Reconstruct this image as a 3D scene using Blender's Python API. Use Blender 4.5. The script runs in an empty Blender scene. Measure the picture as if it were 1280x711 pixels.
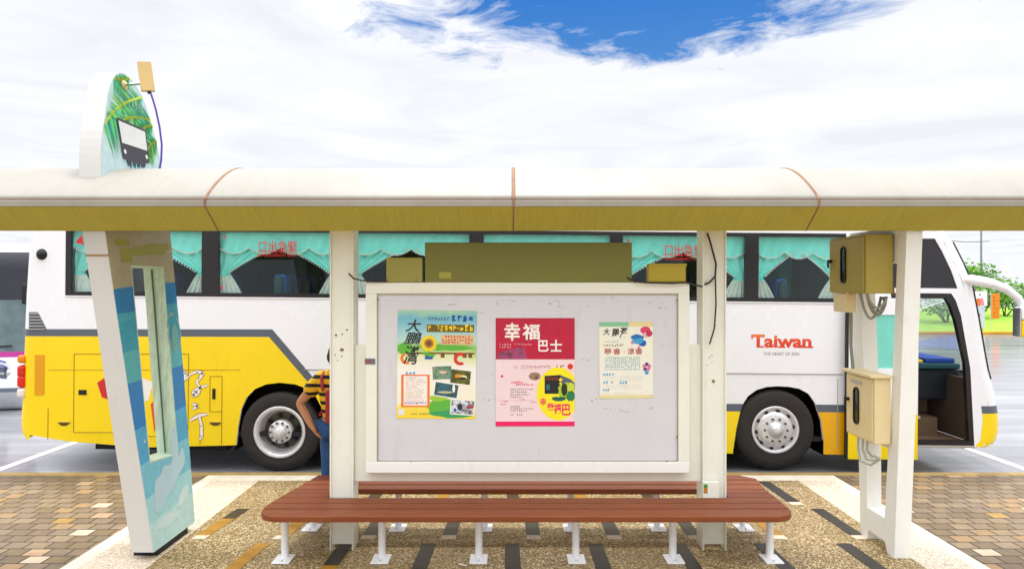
import bpy, bmesh, math, random
from mathutils import Vector, Matrix
R = math.radians
rnd = random.Random(7)
scene = bpy.context.scene
COL = scene.collection

# ------------------------------------------------------------------ camera
H, F = 2.36, 850.0                    # eye height over the platform, focal length in photo pixels
cam = bpy.data.objects.new('camera', bpy.data.cameras.new('camera'))
COL.objects.link(cam)
cam.location = (0, 0, H)
cam.rotation_euler = (R(90), 0, 0)
cam.data.sensor_width = 36
cam.data.lens = 36 * F / 1280
cam.data.clip_end = 3000
scene.camera = cam

# ------------------------------------------------------------------ sky and sun
SUN_EL = 72
world = bpy.data.worlds.new('World'); scene.world = world
world.use_nodes = True
wn, wl = world.node_tree.nodes, world.node_tree.links
wn.clear()
sky = wn.new('ShaderNodeTexSky'); sky.sky_type = 'NISHITA'; sky.sun_disc = False
sky.sun_elevation = R(SUN_EL); sky.sun_rotation = R(12)
sky.air_density = 1.6; sky.ozone_density = 4.0; sky.dust_density = 0.3
bsky = wn.new('ShaderNodeBackground'); bsky.inputs['Strength'].default_value = 0.05
skh = wn.new('ShaderNodeHueSaturation'); skh.inputs['Saturation'].default_value = 1.55; skh.inputs['Hue'].default_value = 0.52
wl.new(sky.outputs[0], skh.inputs['Color']); wl.new(skh.outputs[0], bsky.inputs['Color'])
bcl = wn.new('ShaderNodeBackground'); bcl.inputs['Strength'].default_value = 1.0
wout = wn.new('ShaderNodeOutputWorld'); wmix = wn.new('ShaderNodeMixShader')
tc = wn.new('ShaderNodeTexCoord')
def wmath(op, a, b=None, c=None):
    n = wn.new('ShaderNodeMath'); n.operation = op
    for i, v in enumerate((a, b, c)):
        if v is None: continue
        if hasattr(v, 'is_linked'): wl.new(v, n.inputs[i])
        else: n.inputs[i].default_value = v
    return n.outputs[0]
sep = wn.new('ShaderNodeSeparateXYZ'); wl.new(tc.outputs['Generated'], sep.inputs[0])
# cloud plane coordinates: direction projected on a flat layer overhead
den = wmath('MAXIMUM', sep.outputs[2], 0.03)
u = wmath('DIVIDE', sep.outputs[0], den); v = wmath('DIVIDE', sep.outputs[1], den)
comb = wn.new('ShaderNodeCombineXYZ'); wl.new(u, comb.inputs[0]); wl.new(v, comb.inputs[1])
n1 = wn.new('ShaderNodeTexNoise'); n1.inputs['Scale'].default_value = 2.6; n1.inputs['Detail'].default_value = 10
n1.inputs['Roughness'].default_value = 0.66; n1.inputs['Distortion'].default_value = 0.6
wl.new(comb.outputs[0], n1.inputs['Vector'])
n2 = wn.new('ShaderNodeTexNoise'); n2.inputs['Scale'].default_value = 0.8; n2.inputs['Detail'].default_value = 9; n2.inputs['Roughness'].default_value = 0.6; n2.inputs['Distortion'].default_value = 0.8
wl.new(comb.outputs[0], n2.inputs['Vector'])
# the gap in the cloud cover: an elongated hole in the layer
du = wmath('MULTIPLY', wmath('SUBTRACT', u, 0.46), 0.80); dv = wmath('MULTIPLY', wmath('SUBTRACT', v, 2.42), 1.15)
dd = wmath('SQRT', wmath('ADD', wmath('MULTIPLY', du, du), wmath('MULTIPLY', dv, dv)))
cov = wmath('ADD', wmath('MULTIPLY', wmath('SUBTRACT', n1.outputs['Fac'], 0.5), 2.6), wmath('MULTIPLY', wmath('SUBTRACT', dd, 0.66), 1.5))
mr = wn.new('ShaderNodeMapRange'); mr.inputs['From Min'].default_value = -0.38; mr.inputs['From Max'].default_value = 0.20
wl.new(cov, mr.inputs['Value'])
cr = wn.new('ShaderNodeMapRange'); cr.inputs['From Min'].default_value = 0.36; cr.inputs['From Max'].default_value = 0.60
cr.inputs['To Min'].default_value = 0.95; cr.inputs['To Max'].default_value = 1.08
wl.new(n2.outputs['Fac'], cr.inputs['Value'])
ccol = wn.new('ShaderNodeCombineColor')
# thin bright cloud round the high sun: much brighter overhead than towards the horizon
zr = wn.new('ShaderNodeMapRange'); zr.interpolation_type = 'SMOOTHSTEP'
for k_, v_ in (('From Min', 0.36), ('From Max', 0.95), ('To Min', 0.485), ('To Max', 1.85)): zr.inputs[k_].default_value = v_
wl.new(sep.outputs[2], zr.inputs['Value'])
zen = wmath('MULTIPLY', cr.outputs[0], zr.outputs[0])
for i_, k_ in enumerate((0.97, 0.99, 1.04)): wl.new(wmath('MULTIPLY', zen, k_), ccol.inputs[i_])
wl.new(ccol.outputs[0], bcl.inputs['Color'])
wl.new(mr.outputs[0], wmix.inputs[0]); wl.new(bsky.outputs[0], wmix.inputs[1]); wl.new(bcl.outputs[0], wmix.inputs[2])
wl.new(wmix.outputs[0], wout.inputs[0])

sd = bpy.data.lights.new('sun', 'SUN'); sd.energy = 1.1; sd.angle = R(8); sd.color = (1.0, 0.965, 0.91)
sun = bpy.data.objects.new('sun', sd); COL.objects.link(sun)
sun.rotation_euler = (R(-(90 - SUN_EL)), R(2), 0)      # behind the shelter, high
vs = scene.view_settings
vs.view_transform = 'Standard'; vs.look = 'None'; vs.gamma = 1; vs.use_curve_mapping = False
vs.exposure = 0.98
scene.cycles.max_bounces = 10; scene.cycles.transparent_max_bounces = 16
scene.cycles.sample_clamp_indirect = 6
scene.cycles.use_denoising = True

# ------------------------------------------------------------------ materials
def lin(c):
    if isinstance(c, str):
        c = tuple(int(c[i:i + 2], 16) / 255 for i in (0, 2, 4))
    return tuple(x / 12.92 if x <= 0.04045 else ((x + 0.055) / 1.055) ** 2.4 for x in c) + (1.0,)
class NT:
    def __init__(s, name):
        s.m = bpy.data.materials.new(name); s.m.use_nodes = True
        s.n, s.l = s.m.node_tree.nodes, s.m.node_tree.links
        s.b = s.n['Principled BSDF']; s.out = s.n['Material Output']
        s.tc = s.n.new('ShaderNodeTexCoord')
    def new(s, t, **kw):
        x = s.n.new('ShaderNode' + t)
        for k, v in kw.items(): setattr(x, k, v)
        return x
    def link(s, a, b): s.l.new(a, b)
    def noise(s, scale, detail=5, rough=0.6, vec=None, mapscale=None):
        x = s.new('TexNoise'); x.inputs['Scale'].default_value = scale
        x.inputs['Detail'].default_value = detail; x.inputs['Roughness'].default_value = rough
        vec = vec or s.tc.outputs['Object']
        if mapscale:
            mp = s.new('Mapping'); mp.inputs['Scale'].default_value = mapscale; s.link(vec, mp.inputs[0]); vec = mp.outputs[0]
        s.link(vec, x.inputs['Vector']); return x.outputs['Fac']
    def ramp(s, fac, stops, const=False):
        x = s.new('ValToRGB'); e = x.color_ramp.elements
        if const: x.color_ramp.interpolation = 'CONSTANT'
        while len(e) < len(stops): e.new(0.5)
        for k, (p, c) in enumerate(stops): e[k].position = p; e[k].color = c if len(c) == 4 else tuple(c) + (1,)
        s.link(fac, x.inputs[0]); return x.outputs[0]
    def mix(s, fac, a, b, mode='MIX'):
        x = s.new('Mix', data_type='RGBA', blend_type=mode)
        for sock, v in ((x.inputs[0], fac), (x.inputs[6], a), (x.inputs[7], b)):
            if hasattr(v, 'is_linked'): s.link(v, sock)
            else: sock.default_value = v
        return x.outputs[2]
    def bump(s, h, strength=0.3, dist=0.01):
        x = s.new('Bump'); x.inputs['Strength'].default_value = strength; x.inputs['Distance'].default_value = dist
        s.link(h, x.inputs['Height']); s.link(x.outputs[0], s.b.inputs['Normal'])
def mul(c, k): return tuple(min(1, x * k) for x in c[:3]) + (1,)
CACHE = {}
def mat(name, c, rough=0.5, metal=0.0, var=0.12, vscale=3.0, bump=0.0, bscale=60, coat=0.0, streak=False, dirt=None, dirt_amt=0.5):
    if name in CACHE: return CACHE[name]
    t = NT(name); c = lin(c)
    f = t.noise(vscale, 6, 0.65, mapscale=(6, 6, 0.7) if streak else None)
    col = t.ramp(f, [(0.3, mul(c, 1 - var)), (0.62, c), (0.8, mul(c, 1 + var * 0.4))])
    if dirt:
        g = t.ramp(t.noise(vscale * 2.3, 8, 0.75, mapscale=(3, 3, 0.8)), [(0.56, (0, 0, 0)), (0.74, (dirt_amt,) * 3)])
        col = t.mix(g, col, lin(dirt))
    t.link(col, t.b.inputs['Base Color'])
    rr = t.new('MapRange'); rr.inputs['To Min'].default_value = max(0.03, rough - 0.08); rr.inputs['To Max'].default_value = min(1, rough + 0.1)
    t.link(f, rr.inputs[0]); t.link(rr.outputs[0], t.b.inputs['Roughness'])
    t.b.inputs['Metallic'].default_value = metal
    t.b.inputs['Coat Weight'].default_value = coat
    t.b.inputs['Coat Roughness'].default_value = 0.08
    if bump: t.bump(t.noise(bscale, 3), bump, 0.005)
    CACHE[name] = t.m; return t.m
def glass(name, tint, refl=0.12, rough=0.02):
    if name in CACHE: return CACHE[name]
    t = NT(name)
    tr = t.new('BsdfTransparent'); tr.inputs[0].default_value = lin(tint)
    gl = t.new('BsdfGlossy'); gl.inputs['Roughness'].default_value = rough; gl.inputs[0].default_value = (0.9, 0.95, 0.95, 1)
    fr = t.new('Fresnel'); fr.inputs[0].default_value = 1.5
    mm = t.new('Math', operation='MULTIPLY_ADD'); t.link(fr.outputs[0], mm.inputs[0]); mm.inputs[1].default_value = 0.5; mm.inputs[2].default_value = max(0, refl - 0.05)
    mx = t.new('MixShader'); t.link(mm.outputs[0], mx.inputs[0]); t.link(tr.outputs[0], mx.inputs[1]); t.link(gl.outputs[0], mx.inputs[2])
    t.link(mx.outputs[0], t.out.inputs[0]); CACHE[name] = t.m; return t.m
def ink(c, name=None):
    return mat(name or ('ink_' + (c if isinstance(c, str) else 'x')), c, 0.55, var=0.06, vscale=8)

M_white = mat('white_paint', 'F0F0EA', 0.42, var=0.05, vscale=2.5, dirt='B5AE98', dirt_amt=0.28)
M_cream = mat('cream_paint', 'EAEADC', 0.45, var=0.04, vscale=2.5, dirt='A8A070', dirt_amt=0.18)
M_busw = mat('coach_white', 'F5F6FA', 0.25, var=0.025, vscale=1.2, coat=0.4, dirt='C9C6BC', dirt_amt=0.12)
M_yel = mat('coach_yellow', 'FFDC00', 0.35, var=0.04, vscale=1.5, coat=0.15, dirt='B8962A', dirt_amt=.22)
M_grey = mat('coach_grey', '5C6470', 0.35, var=0.08)
M_black = mat('black_rubber', '17161A', 0.6, var=0.2)
M_frame = mat('window_frame_black', '1E1B1E', 0.3, var=0.2)
M_seam = mat('seam_dark', '8A6F10', 0.7)
M_seamw = mat('seam_pale', 'A9A8A4', 0.6)
M_tyre = mat('tyre_rubber', '322D2A', 0.85, var=0.3, vscale=7, bump=0.4, bscale=90)
M_rim = mat('rim_metal', 'E4E2E2', 0.3, metal=0.35, var=0.14, vscale=12, dirt='4A3C30', dirt_amt=0.9)
M_rimd = mat('rim_dark', '5A554B', 0.6, var=0.4, vscale=12, dirt='2A2420', dirt_amt=0.8)
M_chrome = mat('chrome', 'D8D8DA', 0.2, metal=0.9, var=0.08)
M_steel = mat('steel_white', 'F4F4F4', 0.4, var=0.05)
M_beige = mat('cabinet_beige', 'E6D3A2', 0.45, var=0.06, dirt='A88D4E', dirt_amt=0.25)
M_shadebeige = mat('cabinet_beige_shade_tint', 'A8963F', 0.45, var=0.08, dirt='8F7C34', dirt_amt=0.3)  # roof shade on the upper cabinet put into its colour
M_shadeolive = mat('box_olive_shade_tint', '75742A', 0.5, var=0.08, dirt='5D5B25', dirt_amt=0.3)  # dark olive holds the shade under the roof, painted into the box
M_olive2 = mat('olive_small_box', '97903F', 0.5, var=0.08)
M_mustard = mat('mustard_box', 'AE9B22', 0.5, var=0.1)
M_cable = mat('grey_green_cable', '8E9080', 0.5)
M_dcable = mat('black_cable', '2A2622', 0.5)
M_rust = mat('rust_seam', '9A7358', 0.8, var=0.4, vscale=12)
M_pcable = mat('purple_cable', '5A3BA8', 0.5)

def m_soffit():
    t = NT('soffit_olive_shade_tint'); c = lin('ADA440')  # shade and yellowish bounce on pale metal put into the base colour
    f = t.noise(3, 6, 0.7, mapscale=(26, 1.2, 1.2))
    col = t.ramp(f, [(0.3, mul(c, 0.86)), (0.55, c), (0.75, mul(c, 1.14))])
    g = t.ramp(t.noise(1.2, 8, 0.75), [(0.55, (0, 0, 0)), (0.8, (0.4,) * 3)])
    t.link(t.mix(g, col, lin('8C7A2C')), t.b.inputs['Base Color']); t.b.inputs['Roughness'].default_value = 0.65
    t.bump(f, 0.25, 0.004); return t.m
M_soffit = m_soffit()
def m_roof():
    t = NT('roof_sheet')
    col = t.ramp(t.noise(1.3, 5, .6), [(.3, lin('948F84')), (.7, lin('A09B90'))])
    st = t.ramp(t.noise(1.0, 7, .75, mapscale=(7, .6, .6)), [(.5, (0, 0, 0)), (.8, (.35,) * 3)])
    col = t.mix(st, col, lin('827A68'))
    t.link(col, t.b.inputs['Base Color']); t.b.inputs['Roughness'].default_value = .5; t.b.inputs['Specular IOR Level'].default_value = .3
    return t.m
M_roof = m_roof()

def m_wood():
    t = NT('brown_timber')
    oi = t.new('ObjectInfo'); f = t.noise(2.2, 8, 0.7, mapscale=(1.2, 22, 22)); g = t.noise(1.1, 3, 0.5)
    col = t.ramp(f, [(0.25, lin('4A1F0E')), (0.5, lin('6E331A')), (0.75, lin('864527'))])
    col = t.mix(t.ramp(g, [(0.4, (0, 0, 0)), (0.75, (0.35,) * 3)]), col, lin('9C5B38'))
    col = t.mix(t.ramp(oi.outputs['Random'], [(0, (0, 0, 0)), (1, (.45,) * 3)]), col, lin('8E4C22'))
    t.link(col, t.b.inputs['Base Color']); t.b.inputs['Roughness'].default_value = 0.5; t.b.inputs['Specular IOR Level'].default_value = 0.3
    t.bump(f, 0.15, 0.003); return t.m
M_wood = m_wood()

def m_aggregate(name, dark, mid, light, speck, wet=0.55):
    t = NT(name)
    v = t.new('TexVoronoi'); v.inputs['Scale'].default_value = 85; t.link(t.tc.outputs['Object'], v.inputs['Vector'])
    sepc = t.new('SeparateColor'); t.link(v.outputs['Color'], sepc.inputs[0])
    col = t.ramp(sepc.outputs[0], [(0.0, lin(dark)), (0.35, lin(mid)), (0.75, lin(light)), (0.95, lin(speck))])
    big = t.noise(1.3, 6, 0.7)
    col = t.mix(t.ramp(big, [(0.35, (0.55,) * 3), (0.7, (0, 0, 0))]), col, lin(mid))
    t.link(col, t.b.inputs['Base Color']); t.b.inputs['Roughness'].default_value = wet
    t.bump(v.outputs['Distance'], 0.4, 0.006); return t.m
M_aggr = m_aggregate('washed_aggregate', '2E2110', '7C6436', 'B89C68', 'EAD9B8')
M_paleaggr = m_aggregate('pale_aggregate', '8F7C68', 'CBB8A0', 'E0D2BE', 'F4ECDE')
M_conc = mat('pale_concrete', 'E2D8C4', 0.7, var=0.2, vscale=4, bump=0.3, dirt='A58F62', dirt_amt=0.6)
M_kerb = mat('kerb_stone', 'A3884E', 0.7, var=0.3, vscale=5, bump=0.3, dirt='D9A93A', dirt_amt=0.6)

def m_pavers():
    t = NT('concrete_pavers')
    b = t.new('TexBrick'); t.link(t.tc.outputs['Object'], b.inputs['Vector'])
    b.offset = 0.5; b.inputs['Scale'].default_value = 1.0
    b.inputs['Color1'].default_value = (0, 0, 0, 1); b.inputs['Color2'].default_value = (1, 1, 1, 1); b.inputs['Mortar'].default_value = (0, 0, 0, 1)
    b.inputs['Mortar Size'].default_value = 0.009; b.inputs['Brick Width'].default_value = 0.195; b.inputs['Row Height'].default_value = 0.16
    b.inputs['Mortar Smooth'].default_value = 0.3
    col = t.ramp(b.outputs['Color'], [(0.0, lin('75614A')), (0.25, lin('826F58')), (0.50, lin('8D795E')), (0.70, lin('7B6849')),
                                      (0.80, lin('9C7E58')), (0.86, lin('B39472')), (0.905, lin('A5823E')), (0.93, lin('CDB69C')), (0.955, lin('756650'))], True)
    n = t.noise(9, 6, 0.7)
    col = t.mix(0.55, col, t.mix(1.0, col, t.ramp(n, [(0.3, (0.5,) * 3), (0.7, (1.25,) * 3)]), 'MULTIPLY'))
    w = t.noise(0.7, 5, 0.6)
    col = t.mix(t.ramp(w, [(0.5, (0, 0, 0)), (0.75, (0.4,) * 3)]), col, lin('7C6232'))
    ms = t.noise(2.6, 9, .8)
    col = t.mix(t.ramp(ms, [(.62, (0, 0, 0)), (.74, (.6,) * 3)]), col, lin('8F8A22'))
    col = t.mix(b.outputs['Fac'], col, lin('352A1B'))
    t.link(col, t.b.inputs['Base Color'])
    t.b.inputs['Roughness'].default_value = 0.6
    h = t.new('Math', operation='SUBTRACT'); h.inputs[0].default_value = 1; t.link(b.outputs['Fac'], h.inputs[1])
    t.bump(h.outputs[0], 0.7, 0.006); return t.m
M_pavers = m_pavers()

def m_asphalt():
    t = NT('wet_asphalt')
    n = t.noise(0.35, 7, 0.65, mapscale=(0.35, 2.2, 1)); s = t.noise(140, 3, 0.7); k = t.noise(1.1, 6, 0.7, mapscale=(0.6, 2.0, 1))
    col = t.ramp(n, [(0.35, (0.12, 0.12, 0.135)), (0.52, (0.23, 0.23, 0.25)), (0.66, (0.40, 0.40, 0.42))])
    col = t.mix(t.ramp(k, [(0.58, (0, 0, 0)), (0.72, (0.7,) * 3)]), col, (0.16, 0.16, 0.18, 1))
    col = t.mix(0.35, col, t.mix(1.0, col, t.ramp(s, [(0.3, (0.5,) * 3), (0.7, (1.3,) * 3)]), 'MULTIPLY'))
    t.link(col, t.b.inputs['Base Color'])
    t.link(t.ramp(n, [(0.4, (0.5,) * 3), (0.65, (0.2,) * 3)]), t.b.inputs['Roughness']); t.b.inputs['Coat Weight'].default_value = 0.8; t.b.inputs['Coat Roughness'].default_value = 0.12
    t.bump(s, 0.12, 0.003); return t.m
M_asph = m_asphalt()
M_line = mat('road_line_paint', 'F4F4F0', 0.6, var=0.1, vscale=6)
M_grass = mat('grass_bank', '8FBF2A', 0.9, var=0.4, vscale=1.5, bump=0.6, bscale=40)
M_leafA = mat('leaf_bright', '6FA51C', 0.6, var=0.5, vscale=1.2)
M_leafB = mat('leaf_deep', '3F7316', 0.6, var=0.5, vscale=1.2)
M_bark = mat('bark', '5C4A38', 0.9, var=0.3)

# ------------------------------------------------------------------ mesh builder
class MB:
    def __init__(s): s.v, s.f, s.mi, s.sm, s.mats = [], [], [], [], []
    def m(s, mt):
        if mt not in s.mats: s.mats.append(mt)
        return s.mats.index(mt)
    def add(s, verts, faces, mt, smooth=False):
        o = len(s.v); s.v += [Vector(p) for p in verts]; k = s.m(mt)
        for f in faces: s.f.append([o + i for i in f]); s.mi.append(k); s.sm.append(smooth)
        return s
    def box(s, a, b, mt, bev=0.0):
        x0, y0, z0 = a; x1, y1, z1 = b
        if bev <= 0:
            return s.add([(x0, y0, z0), (x1, y0, z0), (x1, y1, z0), (x0, y1, z0), (x0, y0, z1), (x1, y0, z1), (x1, y1, z1), (x0, y1, z1)],
                         [(0, 3, 2, 1), (4, 5, 6, 7), (0, 1, 5, 4), (1, 2, 6, 5), (2, 3, 7, 6), (3, 0, 4, 7)], mt)
        bm = bmesh.new(); bmesh.ops.create_cube(bm, size=1)
        for q in bm.verts: q.co = Vector(((x0 + x1) / 2 + q.co.x * (x1 - x0), (y0 + y1) / 2 + q.co.y * (y1 - y0), (z0 + z1) / 2 + q.co.z * (z1 - z0)))
        bmesh.ops.bevel(bm, geom=bm.edges[:], offset=bev, segments=2, profile=0.5, affect='EDGES')
        return s.bm(bm, mt)
    def bm(s, bm, mt, smooth=False, mtx=None):
        bm.verts.index_update()
        vs_ = [(mtx @ q.co) if mtx else q.co.copy() for q in bm.verts]
        s.add(vs_, [[q.index for q in f.verts] for f in bm.faces], mt, smooth); bm.free(); return s
    def prism(s, pts, fn, mt, d0, d1):
        """polygon pts (a,b) through fn(a,b,d) between depths d0 and d1 (convex or simple polygon)"""
        n = len(pts)
        vv = [fn(a, b, d0) for a, b in pts] + [fn(a, b, d1) for a, b in pts]
        return s.add(vv, [list(range(n))[::-1], list(range(n, 2 * n))] + [(i, (i + 1) % n, n + (i + 1) % n, n + i) for i in range(n)], mt)
    def sheet(s, pts, mt): return s.add(pts, [list(range(len(pts)))], mt)
    def tube(s, pts, r, mt, seg=10, cap=True):
        pts = [Vector(p) for p in pts]; rs = r if isinstance(r, (list, tuple)) else [r] * len(pts)
        ring = []; up = None
        for i, p in enumerate(pts):
            d = (pts[min(i + 1, len(pts) - 1)] - pts[max(i - 1, 0)]).normalized()
            if up is None:
                up = Vector((0, 0, 1)) if abs(d.z) < 0.9 else Vector((1, 0, 0))
            a = d.cross(up).normalized(); b = a.cross(d).normalized(); up = b
            ring.append([p + rs[i] * (math.cos(2 * math.pi * k / seg) * a + math.sin(2 * math.pi * k / seg) * b) for k in range(seg)])
        vv = [q for rg in ring for q in rg]; ff = []
        for i in range(len(pts) - 1):
            for k in range(seg): ff.append((i * seg + k, i * seg + (k + 1) % seg, (i + 1) * seg + (k + 1) % seg, (i + 1) * seg + k))
        s.add(vv, ff, mt, True)
        if cap: s.add(ring[0], [list(range(seg))[::-1]], mt); s.add(ring[-1], [list(range(seg))], mt)
        return s
    def lathe(s, prof, c, mt, seg=48, ax='y'):
        """prof: (r, d) pairs, d along the axis from c"""
        vv, ff = [], []; n = len(prof)
        for k in range(seg):
            a = 2 * math.pi * k / seg
            for r, d in prof:
                if ax == 'y': vv.append((c[0] + r * math.cos(a), c[1] + d, c[2] + r * math.sin(a)))
                elif ax == 'x': vv.append((c[0] + d, c[1] + r * math.cos(a), c[2] + r * math.sin(a)))
                else: vv.append((c[0] + r * math.cos(a), c[1] + r * math.sin(a), c[2] + d))
        for k in range(seg):
            k2 = (k + 1) % seg
            for i in range(n - 1): ff.append((k * n + i, k2 * n + i, k2 * n + i + 1, k * n + i + 1))
        return s.add(vv, ff, mt, True)
    def ball(s, c, r, mt, seg=12):
        if not isinstance(r, (tuple, list)): r = (r, r, r)
        bm = bmesh.new(); bmesh.ops.create_uvsphere(bm, u_segments=seg, v_segments=seg // 2 + 1, radius=1)
        return s.bm(bm, mt, True, Matrix.Translation(c) @ Matrix.Diagonal((*r, 1)))
    def plate(s, outer, holes, fn, d0, d1, mt):
        """flat plate with holes: outlines in (a,b), fn(a,b,d) -> point"""
        cu = bpy.data.curves.new('tmp', 'CURVE'); cu.dimensions = '2D'; cu.fill_mode = 'BOTH'; cu.extrude = 0.5
        for loop in [outer] + list(holes):
            sp = cu.splines.new('POLY'); sp.points.add(len(loop) - 1); sp.use_cyclic_u = True
            for q, (a, b) in zip(sp.points, loop): q.co = (a, b, 0, 1)
        return s.curve(cu, lambda p: fn(p.x, p.y, d0 if p.z < 0 else d1), mt)
    def curve(s, cu, fn, mt):
        o = bpy.data.objects.new('tmp', cu); COL.objects.link(o)
        bpy.context.view_layer.update()
        me = bpy.data.meshes.new_from_object(o.evaluated_get(bpy.context.evaluated_depsgraph_get()))
        s.add([fn(q.co) for q in me.vertices], [list(p.vertices) for p in me.polygons], mt)
        bpy.data.objects.remove(o); bpy.data.curves.remove(cu); bpy.data.meshes.remove(me); return s
    def text(s, body, box, fn, mt, bold=0.0, depth=0.0, shear=0.0):
        """text stretched to box (a0,b0,a1,b1); fn(a,b,d)"""
        cu = bpy.data.curves.new('tmp', 'FONT'); cu.body = body; cu.size = 1; cu.offset = bold; cu.shear = shear; cu.resolution_u = 3
        o = bpy.data.objects.new('tmp', cu); COL.objects.link(o); bpy.context.view_layer.update()
        me = bpy.data.meshes.new_from_object(o.evaluated_get(bpy.context.evaluated_depsgraph_get()))
        xs = [q.co.x for q in me.vertices]; ys = [q.co.y for q in me.vertices]
        a0, b0, a1, b1 = box
        sx = (a1 - a0) / (max(xs) - min(xs)); sy = (b1 - b0) / (max(ys) - min(ys))
        s.add([fn(a0 + (q.co.x - min(xs)) * sx, b0 + (q.co.y - min(ys)) * sy, depth) for q in me.vertices], [list(p.vertices) for p in me.polygons], mt)
        bpy.data.objects.remove(o); bpy.data.curves.remove(cu); bpy.data.meshes.remove(me); return s
    def pseudo(s, box, n, fn, mt, depth, weight=0.13):
        """small unreadable print: n glyph cells of random strokes"""
        a0, b0, a1, b1 = box; w = (a1 - a0) / n; h = b1 - b0
        for i in range(n):
            if rnd.random() < 0.06: continue
            x = a0 + i * w + 0.08 * w; cw = w * 0.84
            for _ in range(rnd.randint(2, 3)):
                zz = b0 + h * rnd.uniform(0.05, 0.85); x0 = x + cw * rnd.uniform(0, 0.25); x1 = x + cw * rnd.uniform(0.7, 1); tt = h * weight
                s.sheet([fn(x0, zz, depth), fn(x1, zz, depth), fn(x1, zz + tt, depth), fn(x0, zz + tt, depth)], mt)
            for _ in range(rnd.randint(1, 2)):
                xx = x + cw * rnd.uniform(0.05, 0.85); z0 = b0 + h * rnd.uniform(0, 0.3); z1 = b0 + h * rnd.uniform(0.65, 1); tt = cw * weight
                s.sheet([fn(xx, z0, depth), fn(xx + tt, z0, depth), fn(xx + tt, z1, depth), fn(xx, z1, depth)], mt)
        return s
    def weld(s):
        bm = bmesh.new(); vv = [bm.verts.new(p) for p in s.v]; sm = s.sm[0] if s.sm else False; mt = s.mats[0]
        for f_ in s.f:
            try: bm.faces.new([vv[i] for i in f_])
            except ValueError: pass
        bmesh.ops.remove_doubles(bm, verts=bm.verts[:], dist=1e-5)
        for q in [q for q in bm.verts if not q.link_faces]: bm.verts.remove(q)
        s.v, s.f, s.mi, s.sm, s.mats = [], [], [], [], []
        return s.bm(bm, mt, sm)
    def build(s, name, parent=None, off=None, link=True):
        me = bpy.data.meshes.new(name)
        if off is None and parent is not None and parent.get('_world'): off = parent['_world']
        off = Vector(off) if off is not None else Vector((0, 0, 0))
        me.from_pydata([tuple(p - off) for p in s.v], [], s.f)
        for mt in s.mats: me.materials.append(mt)
        for p, k, g in zip(me.polygons, s.mi, s.sm): p.material_index = k; p.use_smooth = g
        me.update()
        o = bpy.data.objects.new(name, me); COL.objects.link(o)
        if parent is not None:
            o.parent = parent
            if parent.get('_world') is not None: o['_world'] = list(parent['_world'])
        return o
def tag(o, label=None, cat=None, group=None, kind=None):
    if label: o['label'] = label
    if cat: o['category'] = cat
    if group: o['group'] = group
    if kind: o['kind'] = kind
    return o
def thing(name, label, cat, loc=(0, 0, 0), group=None, world=True):
    o = bpy.data.objects.new(name, None); COL.objects.link(o); o.location = loc; o.empty_display_size = 0.1
    tag(o, label, cat, group)
    if world: o['_world'] = list(loc)          # parts handed over in world coordinates
    return o
def solo(mb, name, label, cat, loc, group=None):
    o = mb.build(name, None, off=loc); o.location = loc; return tag(o, label, cat, group)
def struct(mb, name):
    return tag(mb.build(name), kind='structure')
def W(px, py, Y): return ((px - 640) / F * Y, Y, H - (py - 355.5) / F * Y)
XZ = lambda y0: (lambda a, b, d: (a, y0 - d, b))

# ------------------------------------------------------------------ ground
RZ = -0.13
mb = MB(); mb.sheet([(-900, -60, RZ), (900, -60, RZ), (900, 1500, RZ), (-900, 1500, RZ)], M_asph); struct(mb, 'road')
def slab(name, x0, x1, y0, y1, mt, z=0.0):
    m = MB(); m.box((x0, y0, RZ - 0.05), (x1, y1, z), mt); return struct(m, name)
slab('pavement', -45, -3.76, -8, 8.42, M_pavers)
slab('pavement', 3.98, 45, -8, 8.42, M_pavers)
slab('concrete_border', -3.76, -3.62, -8, 8.42, M_conc)
slab('concrete_border', 3.86, 3.98, -8, 8.42, M_conc)
slab('platform', -3.62, -3.05, -8, 8.20, M_paleaggr)
slab('platform', 3.45, 3.86, -8, 8.20, M_paleaggr)
slab('platform', -3.05, 3.45, -8, 8.20, M_aggr)
slab('concrete_border', -3.62, 3.86, 8.20, 8.42, M_conc)
m = MB(); m.box((-45, 8.42, RZ - 0.05), (45, 8.55, 0.004), M_kerb, 0.012); struct(m, 'kerb')
# inlaid tile strips of the platform
M_tb, M_to, M_tp = mat('tile_black', '2E2A26', 0.4, var=0.35, vscale=9), mat('tile_ochre', 'A8781A', 0.5, var=0.3, vscale=9), mat('tile_pale', 'D9C7AE', 0.55, var=0.25, vscale=9)
m = MB()
for row, (ya, yb, off) in enumerate(((3.3, 4.75, 0.35), (4.85, 6.20, 0.0), (6.30, 7.16, 0.19), (7.28, 8.14, 0.0))):
    for i in range(-5, 6):
        x = off + 0.755 * i
        if not -2.98 < x < 3.3: continue
        fan = (-0.10 if i < 0 else 0.05) * (1 if abs(i) > 2 else 0.3)
        n = 3; cuts = [ya, ya + 0.10] + [ya + 0.1 + (yb - ya - 0.1) * q for q in (0.45 + 0.2 * rnd.random(), 1)]
        for k in range(3):
            c0, c1 = cuts[k], cuts[k + 1]
            mt = M_tp if k == 0 else (M_to if (rnd.random() < (0.42 if i < -1 else 0.12)) else M_tb)
            def xx(y): return x + fan * (yb - y)
            m.sheet([(xx(c0) - 0.066, c0, 0.004), (xx(c0) + 0.066, c0, 0.004), (xx(c1) + 0.066, c1, 0.004), (xx(c1) - 0.066, c1, 0.004)], mt)
struct(m, 'tile_strips')
m = MB()
for x in (-20.5, -6.9, 6.92, 20.5):
    m.sheet([(x - 0.06, 8.7, RZ + 0.004), (x + 0.06, 8.7, RZ + 0.004), (x + 0.06, 14.5, RZ + 0.004), (x - 0.06, 14.5, RZ + 0.004)], M_line)
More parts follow.
